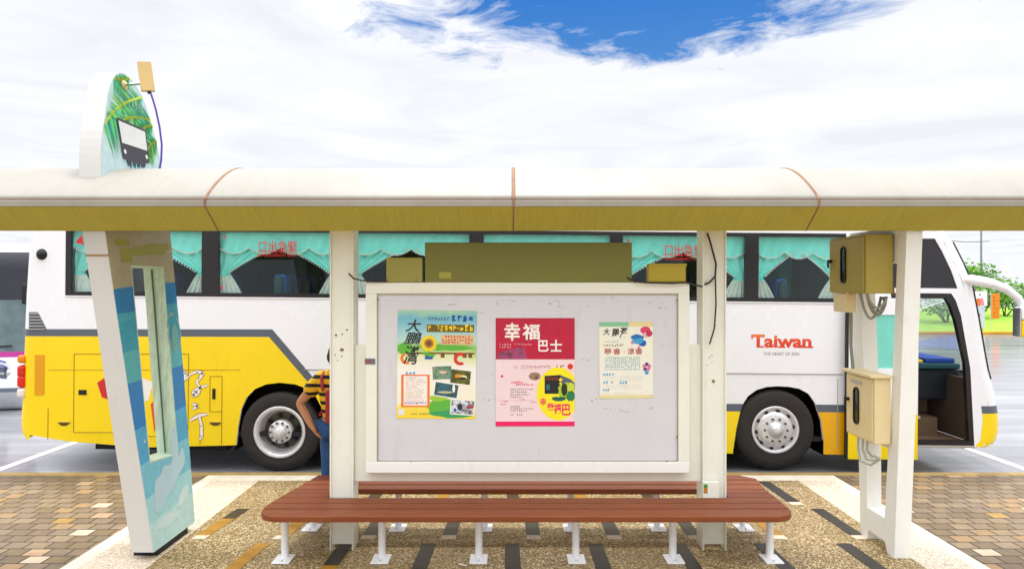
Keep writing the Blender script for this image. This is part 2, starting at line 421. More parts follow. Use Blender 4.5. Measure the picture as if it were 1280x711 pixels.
struct(m, 'road_markings')

# ------------------------------------------------------------------ shelter: roof and columns
SH = thing('bus_shelter', 'long white bus shelter with a rounded roof over a brown bench', 'bus shelter', (0.14, 6.14, 0))
sec = [(5.48, 3.05), (5.515, 3.085), (5.56, 3.122), (5.63, 3.172), (5.705, 3.22), (5.78, 3.265), (5.865, 3.31), (5.98, 3.36), (6.10, 3.398), (6.24, 3.42), (6.38, 3.415), (6.55, 3.38), (6.72, 3.31), (6.88, 3.21), (7.0, 3.10), (7.05, 3.03)]
for x0, x1 in ((-4.94, -2.476), (-2.464, 0.006), (0.018, 2.464), (2.476, 4.94)):
    m = MB(); n = len(sec)
    inner = [(y + (0.02 if i < 8 else -0.02 if i > 10 else 0), z - 0.02) for i, (y, z) in enumerate(sec)]
    full = sec + inner[::-1]
    k = len(full)
    vv = [(x0, y, z) for y, z in full] + [(x1, y, z) for y, z in full]
    m.add(vv, [(i, (i + 1) % k, k + (i + 1) % k, k + i) for i in range(k)], M_roof, True)
    for b in (0, k):
        m.add([vv[b + i] for i in range(k)], [(i, i + 1, k - 2 - i, k - 1 - i) for i in range(n - 1)], M_roof)
    m.build('roof_panel', SH)
for x in (-2.47, 0.012, 2.47):
    m = MB()
    m.tube([(x, y, z - 0.004) for y, z in sec], 0.013 if abs(x) > 1 else 0.017, M_rust, 8)
    m.box((x - 0.011, 5.469, 2.985), (x + 0.011, 5.482, 3.05), M_rust)
    m.build('roof_seam', SH)
m = MB(); m.box((-4.94, 5.47, 2.985), (4.94, 5.52, 3.038), M_roof, 0.006)
m.build('eave_trim', SH)
m = MB(); m.box((-4.94, 5.482, 3.036), (4.94, 5.53, 3.052), M_rust); m.build('gutter_gap', SH)
m = MB()
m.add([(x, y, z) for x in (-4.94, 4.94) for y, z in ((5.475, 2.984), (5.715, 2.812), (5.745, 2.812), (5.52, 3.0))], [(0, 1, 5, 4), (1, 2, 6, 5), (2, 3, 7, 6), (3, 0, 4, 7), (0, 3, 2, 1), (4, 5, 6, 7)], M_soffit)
for x in (-2.47, 0.012, 2.47):
    a, b = Vector((x, 5.473, 2.984)), Vector((x, 5.713, 2.812))
    m.tube([a, b], 0.006, M_rust, 6)
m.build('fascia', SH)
m = MB()
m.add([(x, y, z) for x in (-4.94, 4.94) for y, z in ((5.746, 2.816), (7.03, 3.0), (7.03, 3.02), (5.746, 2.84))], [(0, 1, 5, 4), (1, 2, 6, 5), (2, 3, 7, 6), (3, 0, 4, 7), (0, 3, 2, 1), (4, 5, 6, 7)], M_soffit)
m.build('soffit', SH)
M_spot = mat('rust_spot', '5A4528', 0.8)
for cx, tall in ((-1.515, 0), (1.80, 1)):
    m = MB(); w, y0, y1, t = 0.105, 6.04, 6.24, 0.013
    for sx in (-1, 1):
        xa = cx + sx * w - (t if sx > 0 else 0); m.box((xa, y0, 0), (xa + t, y1, 2.90), M_cream, 0.002)
    wx0, wx1 = cx - w + t + 0.0005, cx + w - t - 0.0005
    m.add([(wx0, 6.062, 0.10), (wx1, 6.062, 0.10), (wx1 , 6.062, 2.885), (wx0, 6.062, 2.885)], [(0, 1, 2, 3)], M_cream)
    m.box((wx0, 6.0625, 0.05), (wx1, 6.08, 2.886), M_cream)
    c_spots = []
    for _ in range(9 if not tall else 5):
        zz = rnd.uniform(1.62, 2.05); xx = cx + rnd.uniform(-0.06, 0.06); r = rnd.uniform(0.003, 0.009)
        c_spots.append((xx, zz, r))
    s_ = MB()
    s_.lathe([(0.0, -0.012), (0.012, -0.01), (0.014, 0.001)], (cx - 0.005, 6.061, 1.78 if not tall else 1.5), M_rust, 10)
    for xx, zz, r in c_spots: m.lathe([(0.0, -0.003), (r, -0.002), (r, 0.002)], (xx, 6.061, zz), M_spot, 8)
    c = m.build('column', SH)
    s_.build('bolt', c)
    if tall:
        b = MB(); b.box((cx - 0.115, 6.0, 0.476), (cx + 0.03, 6.036, 0.62), M_cream, 0.004)
        b.sheet([(cx - 0.108, 5.9985, 0.52), (cx - 0.075, 5.9985, 0.52), (cx - 0.075, 5.9985, 0.60), (cx - 0.108, 5.9985, 0.60)], ink('3E8A2E'))
        b.sheet([(cx - 0.104, 5.9975, 0.525), (cx - 0.080, 5.9975, 0.525), (cx - 0.080, 5.9975, 0.57), (cx - 0.104, 5.9975, 0.57)], ink('D2701A'))
        b.build('foot_plate', c)

# ------------------------------------------------------------------ end pylon with the mural (leans outward)
prof = [(5.82, 0.07), (5.775, 1.4), (5.745, 2.8), (5.80, 3.3), (5.88, 3.62), (6.0, 3.9), (6.1, 4.12), (6.2, 4.25), (6.28, 4.31), (6.38, 4.335), (6.50, 4.32), (6.60, 4.26), (6.69, 4.16), (6.78, 3.95), (6.86, 3.58), (6.87, 3.2), (6.85, 2.8), (6.75, 1.5), (6.58, 0.07)]
def smooth(pts, k0, k1):
    out = []
    for i in range(len(pts)):
        out.append(pts[i])
        if k0 <= i < k1:
            p0, p1, p2, p3 = (pts[min(max(i + k, 0), len(pts) - 1)] for k in (-1, 0, 1, 2))
            for q in (.25, .5, .75): out.append(tuple(0.5 * (2 * p1[j] + (p2[j] - p0[j]) * q + (2 * p0[j] - 5 * p1[j] + 4 * p2[j] - p3[j]) * q * q + (3 * p1[j] - p0[j] - 3 * p2[j] + p3[j]) * q ** 3) for j in (0, 1)))
    return out
prof = smooth(prof, 1, len(prof) - 2)
hole = [(6.06, 2.53), (6.63, 2.53), (6.44, 0.76), (5.94, 0.80)]
PX = lambda z: -3.06 - 0.135 * z
def pyl(y, z, d): return (PX(z) + d, y, z)
PY = thing('painted_pylon', 'leaning white pylon with a blue sea and palm mural at the shelter end', 'pylon', (-3.15, 6.15, 0))
m = MB(); m.plate(prof, [hole], lambda a, b, d: pyl(a, b, d), -0.186, 0.0, mat('pylon_paint', 'CBC9C3', 0.45, var=0.05, vscale=2.5, dirt='A8A48C', dirt_amt=0.3))
m.build('slab', PY)
m = MB(); m.box((-3.30, 5.93, -0.01), (-3.09, 6.48, 0.075), M_black); m.build('plinth', PY)
m = MB(); zz = 2.60; m.box((PX(zz) - 0.19, 5.738, zz), (PX(zz) + 0.002, 5.76, zz + 0.012), mat('joint_ochre', '9C7A2A', 0.7)); m.build('joint', PY)
def m_mural():
    t = NT('sea_mural'); sp = t.new('SeparateXYZ'); t.link(t.tc.outputs['Object'], sp.inputs[0])
    a = t.new('Math', operation='MULTIPLY_ADD'); t.link(sp.outputs[1], a.inputs[0]); a.inputs[1].default_value = -0.06; t.link(sp.outputs[2], a.inputs[2])
    n = t.noise(2.2, 4, 0.5)
    b = t.new('Math', operation='MULTIPLY_ADD'); t.link(n, b.inputs[0]); b.inputs[1].default_value = 0.05; t.link(a.outputs[0], b.inputs[2])
    c = t.new('Math', operation='DIVIDE'); t.link(b.outputs[0], c.inputs[0]); c.inputs[1].default_value = 4.5
    col = t.ramp(c.outputs[0], [(0.0, lin('BFE6E4')), (0.075, lin('A6DCE0')), (0.125, lin('7CC6DA')), (0.19, lin('4FA9D3')), (0.255, lin('1F7FC2')), (0.345, lin('4FB0B4')), (0.405, lin('2C9AAE')), (0.462, lin('3FA0B0')), (0.478, lin('1576AE')), (0.525, lin('A79C76')), (0.635, lin('9C9270')), (0.70, lin('AEC6C6'))], True)
    w = t.noise(14, 6, 0.7)
    col = t.mix(0.5, col, t.mix(1.0, col, t.ramp(w, [(0.3, (0.72,) * 3), (0.7, (1.12,) * 3)]), 'MULTIPLY'))
    t.link(col, t.b.inputs['Base Color']); t.b.inputs['Roughness'].default_value = 0.45; return t.m
M_mural = m_mural()
m = MB(); m.plate([(y + (0.004 if y < 6.3 else -0.004), z) for y, z in prof], [hole], lambda a, b, d: pyl(a, b, d), 0.0005, 0.004, M_mural)
mur = m.build('mural', PY)
def inside(p, poly):
    x, y = p; c = False
    for i in range(len(poly)):
        (x0, y0), (x1, y1) = poly[i], poly[i - 1]
        if (y0 > y) != (y1 > y) and x < (x1 - x0) * (y - y0) / (y1 - y0) + x0: c = not c
    return c
# palm fronds and the drawn bus above the roof
m = MB()
greens = [ink('1F8F4E'), ink('2FB08A'), ink('57B84A'), ink('0F7A5C'), ink('8CCB3A')]
yg = ink('B7CC2E')
def frond(p0, p1, p2, ln, dep):
    for k in range(46):
        tt = k / 45
        P = [(1 - tt) ** 2 * p0[i] + 2 * tt * (1 - tt) * p1[i] + tt * tt * p2[i] for i in (0, 1)]
        T = Vector((2 * (1 - tt) * (p1[0] - p0[0]) + 2 * tt * (p2[0] - p1[0]), 2 * (1 - tt) * (p1[1] - p0[1]) + 2 * tt * (p2[1] - p1[1]))).normalized()
        N = Vector((-T.y, T.x))
        for sd_ in (-1, 1):
            L = ln * (0.5 + 0.6 * math.sin(math.pi * (0.15 + 0.8 * tt))) * rnd.uniform(0.75, 1.15)
            d = (N * sd_ * 0.9 + T * -0.5 + Vector((0, -0.25))).normalized()
            wv = T * 0.013; e = Vector(P) + d * L
            while not inside(e, prof) and L > .02: L *= .8; e = Vector(P) + d * L
            pts = [Vector(P) - wv, Vector(P) + wv, e]
            if all(inside(q, prof) for q in pts): m.sheet([pyl(q.x, q.y, dep) for q in pts], rnd.choice(greens)) if rnd.random() < .75 else None
        if tt < 1:
            wv = N * 0.011; q2 = Vector(P) + T * 0.03
            pts = [Vector(P) - wv, q2 - wv, q2 + wv, Vector(P) + wv]
            if all(inside(q, prof) for q in pts): m.sheet([pyl(q.x, q.y, dep + 0.0015) for q in pts], yg)
frond((6.12, 4.22), (6.28, 4.24), (6.46, 4.31), 0.20, 0.0050)
frond((5.86, 3.62), (6.02, 3.96), (6.66, 4.19), 0.30, 0.0060)
frond((6.17, 3.83), (6.42, 3.97), (6.76, 3.99), 0.24, 0.0075)
frond((6.55, 3.84), (6.66, 3.92), (6.78, 3.94), 0.16, 0.0090)
frond((6.60, 3.66), (6.70, 3.76), (6.83, 3.80), 0.18, 0.0105)
kd, kw = ink('2E2C33'), ink('CFCFCA')
f = lambda a, b, d: pyl(a, b, d)
m.sheet([f(6.14, 3.87, .0125), f(6.16, 3.50, .0125), f(6.22, 3.50, .0125), f(6.23, 3.45, .0125), f(6.52, 3.48, .0125), f(6.54, 3.52, .0125), f(6.61, 3.54, .0125), f(6.63, 3.86, .0125)], kd)
m.sheet([f(6.16, 3.845, .014), f(6.17, 3.645, .014), f(6.60, 3.655, .014), f(6.605, 3.84, .014)], kw)
for yy, z_ in ((6.20, 3.57), (6.57, 3.59)):
    m.sheet([f(yy + 0.022 * math.cos(k * .7), z_ + 0.022 * math.sin(k * .7), .0155) for k in range(9)], kw)
tq = ink('6FB8BE')
for yy in (6.27, 6.34, 6.41): m.sheet([f(yy, 3.42, .0155), f(yy + .04, 3.42, .0155), f(yy + .02, 3.50, .0155)], tq)
m.build('palm_painting', mur)
# worn brush lettering, cloud and shell shapes of the lower mural
m = MB()
ol = ink('9A9A28')
for (y0, z0, y1, z1, h_) in ((5.86, 2.72, 6.08, 2.73, .05), (5.92, 2.64, 6.70, 2.68, .05), (5.92, 2.58, 6.10, 2.59, .05), (6.40, 2.70, 6.78, 2.735, .06), (6.12, 2.66, 6.5, 2.70, .06)):
    n = 14; top = []; bot = []
    for k in range(n + 1):
        q = k / n; yy = y0 + (y1 - y0) * q; z_ = z0 + (z1 - z0) * q
        top.append((yy, z_ + h_ * (0.4 + 0.35 * rnd.random()))); bot.append((yy, z_ - h_ * (0.4 + 0.35 * rnd.random())))
    for k in range(n): m.sheet([f(*bot[k], .0055 + z0 * 1e-4), f(*bot[k + 1], .0055 + z0 * 1e-4), f(*top[k + 1], .0055 + z0 * 1e-4), f(*top[k], .0055 + z0 * 1e-4)], ol)
def blob(pts, mt, dep):
    c = [sum(p[i] for p in pts) / len(pts) for i in (0, 1)]
    n = len(pts); out = []
    for i in range(n):
        p0, p1, p2, p3 = (pts[(i + k - 1) % n] for k in range(4))
        for q in (0, .25, .5, .75):
            out.append(tuple(0.5 * (2 * p1[j] + (p2[j] - p0[j]) * q + (2 * p0[j] - 5 * p1[j] + 4 * p2[j] - p3[j]) * q * q + (3 * p1[j] - p0[j] - 3 * p2[j] + p3[j]) * q ** 3) for j in (0, 1)))
    m.plate(out, [], lambda a, b, d: pyl(a, b, d), dep, dep + 0.001, mt)
pw = ink('B9D6DE'); pw2 = ink('CFE6E6')
blob([(5.92, .38), (5.98, .62), (6.08, .66), (6.16, .72), (6.30, .72), (6.36, 1.0), (6.46, .98), (6.43, .74), (6.52, .80), (6.53, .66), (6.40, .58), (6.28, .50), (6.15, .46), (6.05, .40)], pw, .0055)
blob([(6.30, .30), (6.40, .42), (6.54, .44), (6.50, .34)], pw2, .0055)
blob([(5.90, .24), (6.1, .30), (6.3, .24), (6.1, .2)], pw2, .0055)
ring = ink('8FA9A0')
for a in range(22):
    a0, a1 = a * .286, (a + 1.1) * .286
    P = lambda an, r: f(6.66 + r * .8 * math.cos(an), 1.90 + r * 1.15 * math.sin(an), .0058)
    if a % 7 != 3: m.sheet([P(a0, .14), P(a1, .14), P(a1, .165), P(a0, .165)], ring)
blob([(6.60, 1.78), (6.62, 1.92), (6.70, 1.98), (6.72, 1.86), (6.66, 1.76)], ink('6FA8A4'), .0055)
m.lathe([(0.0, 0.008), (.016, 0.006)], (PX(1.0) + 0.001, 5.905, 1.0), kw, 12, 'x')
m.build('sea_painting', mur)
# lining of the slot in the pylon
M_lin = mat('pale_green_lining', 'D2E8CE', 0.35, var=0.3, vscale=5, streak=True, dirt='5F8A70', dirt_amt=0.7)
m = MB()
ins = 0.012
def lining(p, q, nrm):
    (y0, z0), (y1, z1) = p, q
    m.add([pyl(y0, z0, .004), pyl(y1, z1, .004), pyl(y1, z1, -.19), pyl(y0, z0, -.19), pyl(y0 + nrm[0] * ins, z0 + nrm[1] * ins, .004), pyl(y1 + nrm[0] * ins, z1 + nrm[1] * ins, .004), pyl(y1 + nrm[0] * ins, z1 + nrm[1] * ins, -.19), pyl(y0 + nrm[0] * ins, z0 + nrm[1] * ins, -.19)],
          [(4, 5, 6, 7), (0, 4, 7, 3), (0, 1, 5, 4), (3, 7, 6, 2), (1, 2, 6, 5)], M_lin)
lining(hole[1], hole[2], (-1, 0)); lining(hole[2], hole[3], (0, 1)); lining(hole[0], hole[3], (1, 0)); lining(hole[0], hole[1], (0, -1))
m.tube([pyl(6.60, 2.5, -.10), pyl(6.405, .78, -.10)], .008, mat('lining_joint', '4F6B58', .6), 6)
m.build('slot_lining', PY)

# flat antenna on a bracket at the pylon head
AN = thing('antenna', 'tan flat panel antenna on a bracket at the head of the painted pylon', 'antenna', (-3.6, 6.5, 4.1))
M_tan = mat('tan_plastic', 'D6B878', .5, var=.08)
m = MB()
c0 = Vector((-3.39, 6.30, 4.28))
bm = bmesh.new(); bmesh.ops.create_cube(bm, size=1); bmesh.ops.bevel(bm, geom=bm.edges[:], offset=.03, segments=2, affect='EDGES')
m.bm(bm, M_tan, False, Matrix.Translation(c0) @ Matrix.Rotation(R(-8), 4, 'Y') @ Matrix.Rotation(R(28), 4, 'Z') @ Matrix.Diagonal((.115, .05, .27, 1)))
m.build('panel', AN)
m = MB(); m.tube([(-3.64, 6.36, 4.22), (-3.44, 6.33, 4.23)], .014, M_chrome, 8)
m.lathe([(0, .03), (.04, .03), (.05, 0)], (-3.645, 6.36, 4.22), M_tan, 14, 'x')
m.build('bracket', AN)
m = MB(); m.tube([(-3.35, 6.30, 4.14), (-3.33, 6.30, 4.08), (-3.30, 6.30, 3.98), (-3.275, 6.32, 3.82), (-3.26, 6.33, 3.66), (-3.265, 6.33, 3.52), (-3.29, 6.33, 3.38)], .009, M_pcable, 8)
m.ball((-3.36, 6.30, 4.14), .02, M_black, 8)
m.build('cable', AN)

# ------------------------------------------------------------------ right end frame
FX = lambda z: 3.30 + 0.016 * z
RF = thing('support_frame', 'white open support frame with a tall slot at the right end of the shelter', 'support frame', (3.37, 6.15, 0))
fr = lambda y, z, d: (FX(z) + d, y, z)
m = MB()
po = [(5.87, 0), (5.98, 0), (6.02, .09), (6.30, .09), (6.32, 0), (6.44, 0), (6.50, .8), (6.66, 2.0), (6.74, 2.86), (5.76, 2.86)]
hl = [(6.03, .29), (6.33, .29), (6.36, .92), (5.99, .92)]
hu = [(5.965, 1.05), (6.37, 1.05), (6.53, 2.55), (5.90, 2.55)]
m.plate(po, [hl, hu], fr, 0.0, .135, M_white)
m.build('frame', RF)
m = MB(); m.box((FX(2.3) - .012, 5.93, 2.27), (FX(2.3) - .0005, 5.97, 2.34), M_rust); m.build('hinge', RF)

def cabinet(name, label, x0, x1, y0, y1, z0, z1, mt, slot, lid):
    r = thing(name, label, 'cabinet', ((x0 + x1) / 2, (y0 + y1) / 2, z0))
    m = MB(); m.box((x0 + .012, y0, z0), (x1, y1, z1), mt, .008)
    m.build('case', r)
    m = MB()
    oy, oz = (y0 + y1) / 2 + .04, (z0 + z1) / 2
    m.box((x0, y0 + .02, z0 + .015), (x0 + .0115, y1 - .015, z1 - .02), mt, .004)
    d = m.build('door', r)
    m = MB(); w, h = slot
    def stad(k): return [(oy + (w * k) * math.cos(a), oz + (h - w) * (1 if math.sin(a) > 0 else -1) + (w * k) * math.sin(a)) for a in [2 * math.pi * (i + .5) / 24 for i in range(24)]]
    m.plate(stad(1.0), [stad(.72)], lambda a, b, dd: (x0 - dd, a, b), .0, .012, M_black)
    m.plate(stad(.71), [], lambda a, b, dd: (x0 - dd, a, b), .0, .004, mat('dark_glass', '2B2A1C', .1))
    m.build('viewing_slot', d)
    m = MB(); ly = y1 - .06
    m.tube([(x0, ly, oz + .04), (x0 - .03, ly, oz + .04)], .016, M_black, 10); m.box((x0 - .04, ly - .012, oz - .02), (x0 - .03, ly + .012, oz + .055), M_black)
    m.build('latch', d)
    if lid:
        m = MB(); m.box((x0 - .035, y0 - .03, z1), (x1 + .0, y1 + .03, z1 + .025), mt, .006); m.build('lid', r)
        m = MB(); m.box((x0 - .006, oy - .10, z1 - .09), (x0 - .0005, oy + .10, z1 - .06), mat('plate_grey', 'B9B4A4', .4)); m.build('name_plate', d)
    return r
cabinet('meter_cabinet', 'shade-tinted beige meter cabinet high on the right support frame under the roof', 3.075, 3.325, 5.93, 6.60, 2.28, 2.80, M_shadebeige, (.048, .17), False)
cabinet('meter_cabinet', 'beige lidded meter cabinet low on the right support frame', 3.15, 3.305, 5.93, 6.42, .965, 1.545, M_beige, (.048, .17), True)
m = MB(); m.box((3.10, 6.32, 2.10), (3.20, 6.56, 2.275), M_beige, .006)
solo(m, 'junction_box', 'small beige junction box under the upper meter cabinet', 'junction box', (3.15, 6.44, 2.10))
m = MB()
for k, (dz, dx) in enumerate(((0.13, 0), (0.17, .015), (.20, .03), (.23, -.01))):
    m.tube([(3.12 + dx, 5.98 + k * .03, 2.285)] + [(3.13 + dx + .17 * q, 5.98 + k * .03, 2.285 - dz * math.sin(math.pi * (q * .9 + .05)) ** .7) for q in (.08, .2, .35, .5, .65, .8, .92)] + [(3.30, 5.99 + k * .03, 2.25)], .012, M_cable, 8)
solo(m, 'cable_bundle', 'grey looped cables hanging under the upper meter cabinet', 'cable', (3.2, 6.0, 2.2))
m = MB(); m.tube([(3.21, 6.45, 2.28), (3.215, 6.45, 2.1), (3.20, 6.42, 1.8), (3.21, 6.40, 1.55)], .016, M_cable, 8)
solo(m, 'conduit', 'thin grey conduit running down between the two meter cabinets', 'conduit', (3.21, 6.43, 1.55))
m = MB()
for k in range(3):
    m.tube([(3.20 + .02 * k, 6.28 - .04 * k, .97), (3.19 + .015 * k, 6.27 - .05 * k, .86), (3.20 + .03 * k, 6.25 - .05 * k, .74 + .03 * k), (3.26, 6.18 - .03 * k, .72 + .05 * k), (3.29, 6.08, .80)], .011, mat('pale_cable', 'B9C2B4', .5), 8)
solo(m, 'cable_bundle', 'pale cables drooping under the lower meter cabinet', 'cable', (3.22, 6.2, .75))

# ------------------------------------------------------------------ notice board
NB = thing('notice_board', 'large white framed notice board hung between the two columns', 'notice board', (.14, 6.1, .6))
Y0 = 6.0
S = F / Y0
bx = lambda px: (px - 640) / S
bz = lambda py: H - (py - 355.5) / S
m = MB(); m.box((-1.408, 6.09, .60), (1.693, 6.13, 1.82), M_cream, .004); m.build('backing', NB)
m = MB()
M_board = mat('board_grey', 'D5D5D8', .38, var=.06, vscale=1.3, dirt='A79F8A', dirt_amt=.25)
x0, x1, z0, z1 = bx(457), bx(862), bz(591), bz(353)
m.box((x0 + .05, 6.022, z0 + .05), (x1 - .05, 6.086, z1 - .05), M_board); panel = m
m = MB(); fw = .098
m.box((x0, Y0, z1 - fw), (x1, 6.088, z1), M_cream, .006); m.box((x0, Y0, z0), (x1, 6.088, z0 + fw), M_white, .006)
m.box((x0, Y0 + .0015, z0 + fw), (x0 + fw, 6.088, z1 - fw), M_cream, .004); m.box((x1 - fw, Y0 + .0015, z0 + fw), (x1, 6.088, z1 - fw), M_cream, .004)
m.build('frame', NB)
m = MB(); g = .008; M_alu = mat('bead_alu', 'A9A692', .4, metal=.3)
ix0, ix1, iz0, iz1 = x0 + fw, x1 - fw, z0 + fw, z1 - fw
m.box((ix0, 6.008, iz1 - g), (ix1, 6.0215, iz1 - .0005), M_alu); m.box((ix0, 6.008, iz0 + .0005), (ix1, 6.0215, iz0 + g), M_alu)
m.box((ix0 + .0005, 6.009, iz0 + g), (ix0 + g, 6.0215, iz1 - g), M_alu); m.box((ix1 - g, 6.009, iz0 + g), (ix1 - .0005, 6.0215, iz1 - g), M_alu)
for sx, sz in ((ix0 + .01, iz1 - .05), (ix1 - .012, iz1 - .06), (ix1 - .012, iz0 + .22), (ix0 + .3, iz0 + .002), (ix1 - .1, iz0 + .004), (ix0 + .15, iz1 + .006)):
    m.lathe([(0, -.006), (.007, -.004), (.007, .002)], (sx, 6.007, sz), M_rust, 8)
m.build('bead', NB)
# tape residue and scuffs left on the panel
m = panel; res = mat('tape_residue', 'A09878', .6, var=.3)
fnb = XZ(6.022)
for px, py in ((625, 378), (640, 377), (690, 379), (697, 377), (735, 384), (760, 374), (775, 375), (820, 379), (828, 384), (700, 384), (600, 436), (607, 470), (613, 500), (833, 432), (735, 450), (760, 512), (780, 515), (812, 511), (600, 392), (562, 382), (738, 500)):
    for _ in range(4):
        a, b = bx(px) + rnd.gauss(0, .03), bz(py) + rnd.gauss(0, .008); w_, h_ = rnd.uniform(.004, .022), rnd.uniform(.002, .007)
        m.sheet([fnb(a, b, .0012), fnb(a + w_, b + rnd.uniform(-.003, .003), .0012), fnb(a + w_, b + h_, .0012), fnb(a + rnd.uniform(0, .004), b + h_, .0012)], res)
m.build('panel', NB)
m = MB(); m.box((bx(456), Y0 - .004, bz(455)), (bx(469), Y0 - .0005, bz(448)), ink('6B6A78')); m.box((bx(457), Y0 - .006, bz(453)), (bx(463), Y0 - .0045, bz(450)), ink('A8473E')); m.build('sticker', NB)

# posters
def poster(name, label, px0, py0, px1, py1, lean, paper):
    yb = 6.021
    cx, cz = bx((px0 + px1) / 2), bz((py0 + py1) / 2); w, h = (px1 - px0) / S / 2, (py1 - py0) / S / 2
    r = thing(name, label, 'poster', (cx, yb, cz)); ca, sa = math.cos(R(lean)), math.sin(R(lean))
    def fn(a, b, d):                                   # a,b in 0..1 across and up the sheet
        a, b = min(1, max(0, a)), min(1, max(0, b))
        u_, v_ = (a * 2 - 1) * w, (b * 2 - 1) * h
        curl = .004 * abs(a * 2 - 1) ** 3 * (b if a > .5 else 1 - b)
        return (cx + u_ * ca - v_ * sa, yb - .0015 - curl - d * .0004, cz + u_ * sa + v_ * ca)
    m = MB()
    N = 10
    m.add([fn(i / N, j / N, 0) for j in range(N + 1) for i in range(N + 1)], [(j * (N + 1) + i, j * (N + 1) + i + 1, (j + 1) * (N + 1) + i + 1, (j + 1) * (N + 1) + i) for j in range(N) for i in range(N)], paper)
    return r, m, fn
def q4(m, fn, a0, b0, a1, b1, d, mt, rot=0.0, asp=1.0):
    ca, sa = math.cos(R(rot)), math.sin(R(rot)); c = ((a0 + a1) / 2, (b0 + b1) / 2); N = 6
    vv = []
    for j in range(N + 1):
        for i in range(N + 1):
            u_, v_ = (a0 - c[0]) + (a1 - a0) * i / N, ((b0 - c[1]) + (b1 - b0) * j / N) * asp
            vv.append(fn(c[0] + u_ * ca - v_ * sa, c[1] + (u_ * sa + v_ * ca) / asp, d))
    m.add(vv, [(j * (N + 1) + i, j * (N + 1) + i + 1, (j + 1) * (N + 1) + i + 1, (j + 1) * (N + 1) + i) for j in range(N) for i in range(N)], mt)
def ell(m, fn, a, b, ra, rb, d, mt, n=20, jit=0, a0=0, a1=2 * math.pi, inner=None):
    if inner is None: m.sheet([fn(a + ra * math.cos(2 * math.pi * k / n) * (1 + jit * rnd.uniform(-1, 1)), b + rb * math.sin(2 * math.pi * k / n) * (1 + jit * rnd.uniform(-1, 1)), d) for k in range(n)], mt)
    else:
        for k in range(n):
            t0, t1 = a0 + (a1 - a0) * k / n, a0 + (a1 - a0) * (k + 1) / n
            m.sheet([fn(a + ra * q * math.cos(t), b + rb * q * math.sin(t), d) for q, t in ((inner, t0), (1, t0), (1, t1), (inner, t1))], mt)
def photo(name, cols, scale, dist=1.5):
    t = NT(name); f = t.noise(scale, 5, .6)
    t.link(t.ramp(f, [(.3 + .4 * i / (len(cols) - 1), lin(c)) for i, c in enumerate(cols)]), t.b.inputs['Base Color']); t.b.inputs['Roughness'].default_value = .35
    return t.m
def m_art():
    t = NT('poster_watercolour'); sp = t.new('SeparateXYZ'); t.link(t.tc.outputs['Object'], sp.inputs[0])
    n = t.noise(5, 5, .6); b = t.new('Math', operation='MULTIPLY_ADD'); t.link(n, b.inputs[0]); b.inputs[1].default_value = .16; t.link(sp.outputs[2], b.inputs[2])
    mr_ = t.new('MapRange'); mr_.inputs['From Min'].default_value = -.40; mr_.inputs['From Max'].default_value = .56; t.link(b.outputs[0], mr_.inputs[0])
    t.link(t.ramp(mr_.outputs[0], [(0.0, lin('F2D53A')), (.12, lin('F3DC55')), (.17, lin('F1EDD2')), (.44, lin('F4F1E8')), (.50, lin('F0EBD8')), (.58, lin('D9E3A4')), (.66, lin('8EC25A')), (.72, lin('B9DCCB')), (.84, lin('8EC4D2')), (.93, lin('6FB5C6')), (1.0, lin('A5CFA8'))]), t.b.inputs['Base Color'])
    t.b.inputs['Roughness'].default_value = .35; return t.m
# -- first poster: sea-side festival sheet
r, m, fn = poster('poster', 'colourful poster with four small photos and tall black brush writing on the notice board', 496, 388, 595, 523.5, -.6, m_art())
blk, blu, yel, red, orng, brn, pnk, wht, grn, lblu = ink('1C1A1A'), ink('1D5BB0'), ink('F2D21C'), ink('D8352A'), ink('EE7A2A'), ink('7A4A22'), ink('E892A0'), ink('F6F3EC'), ink('5FB53C'), ink('3E9BD6')
ell(m, fn, .10, .64, .13, .05, 1, grn, 18, .2); ell(m, fn, .60, .66, .34, .028, 1, grn, 24, .25); ell(m, fn, .60, .10, .22, .07, 1, grn, 24, .25); ell(m, fn, .72, .045, .28, .035, 1.5, ink('2FA05A'), 24, .15); ell(m, fn, .53, .19, .12, .03, 1.5, ink('9CCB30'), 20, .2)
q4(m, fn, .55, .685, .97, .775, 2, ink('DDBE8A')); q4(m, fn, .37, .80, .97, .87, 2, ink('6E5A14'))
for a in (.36, .55, .72, .83, .90): q4(m, fn, a, .565, a + .05, .60, 2, brn)
q4(m, fn, .25, .597, .98, .612, 2, brn)
ell(m, fn, .12, .555, .08, .055, 3, orng, 16, 0, 1.9, 5.2, .55); ell(m, fn, .80, .555, .085, .06, 3, red, 18, 0, .9, 5.3, .5)
# a plain sunflower stands in for the drawn figure
q4(m, fn, .39, .555, .41, .65, 4, grn); ell(m, fn, .36, .60, .04, .016, 5, grn, 10); ell(m, fn, .44, .585, .04, .016, 5, grn, 10)
for k in range(10): ell(m, fn, .40 + .075 * math.cos(k * .628), .695 + .054 * math.sin(k * .628), .032, .024, 5 + k % 2, yel, 10)
ell(m, fn, .40, .695, .06, .043, 8, ink('B07A3A'), 16); ell(m, fn, .40, .695, .035, .025, 9, brn, 12); q4(m, fn, .35, .548, .45, .575, 6, blu)
pf = [photo('photo_heron', ['2E5A3A', '7FA088', '4A7A5A', 'C7C0A0'], 14), photo('photo_bird', ['2F3A12', '6A6E22', '3A3A18', '8A8A3A'], 12), photo('photo_lagoon', ['1F4A5E', '2F6A7E', '2A4A3A', '5C7A6A'], 9), photo('photo_boats', ['F0F0F0', 'C9D0D8', '4A4A55', 'F4F0EC'], 16)]
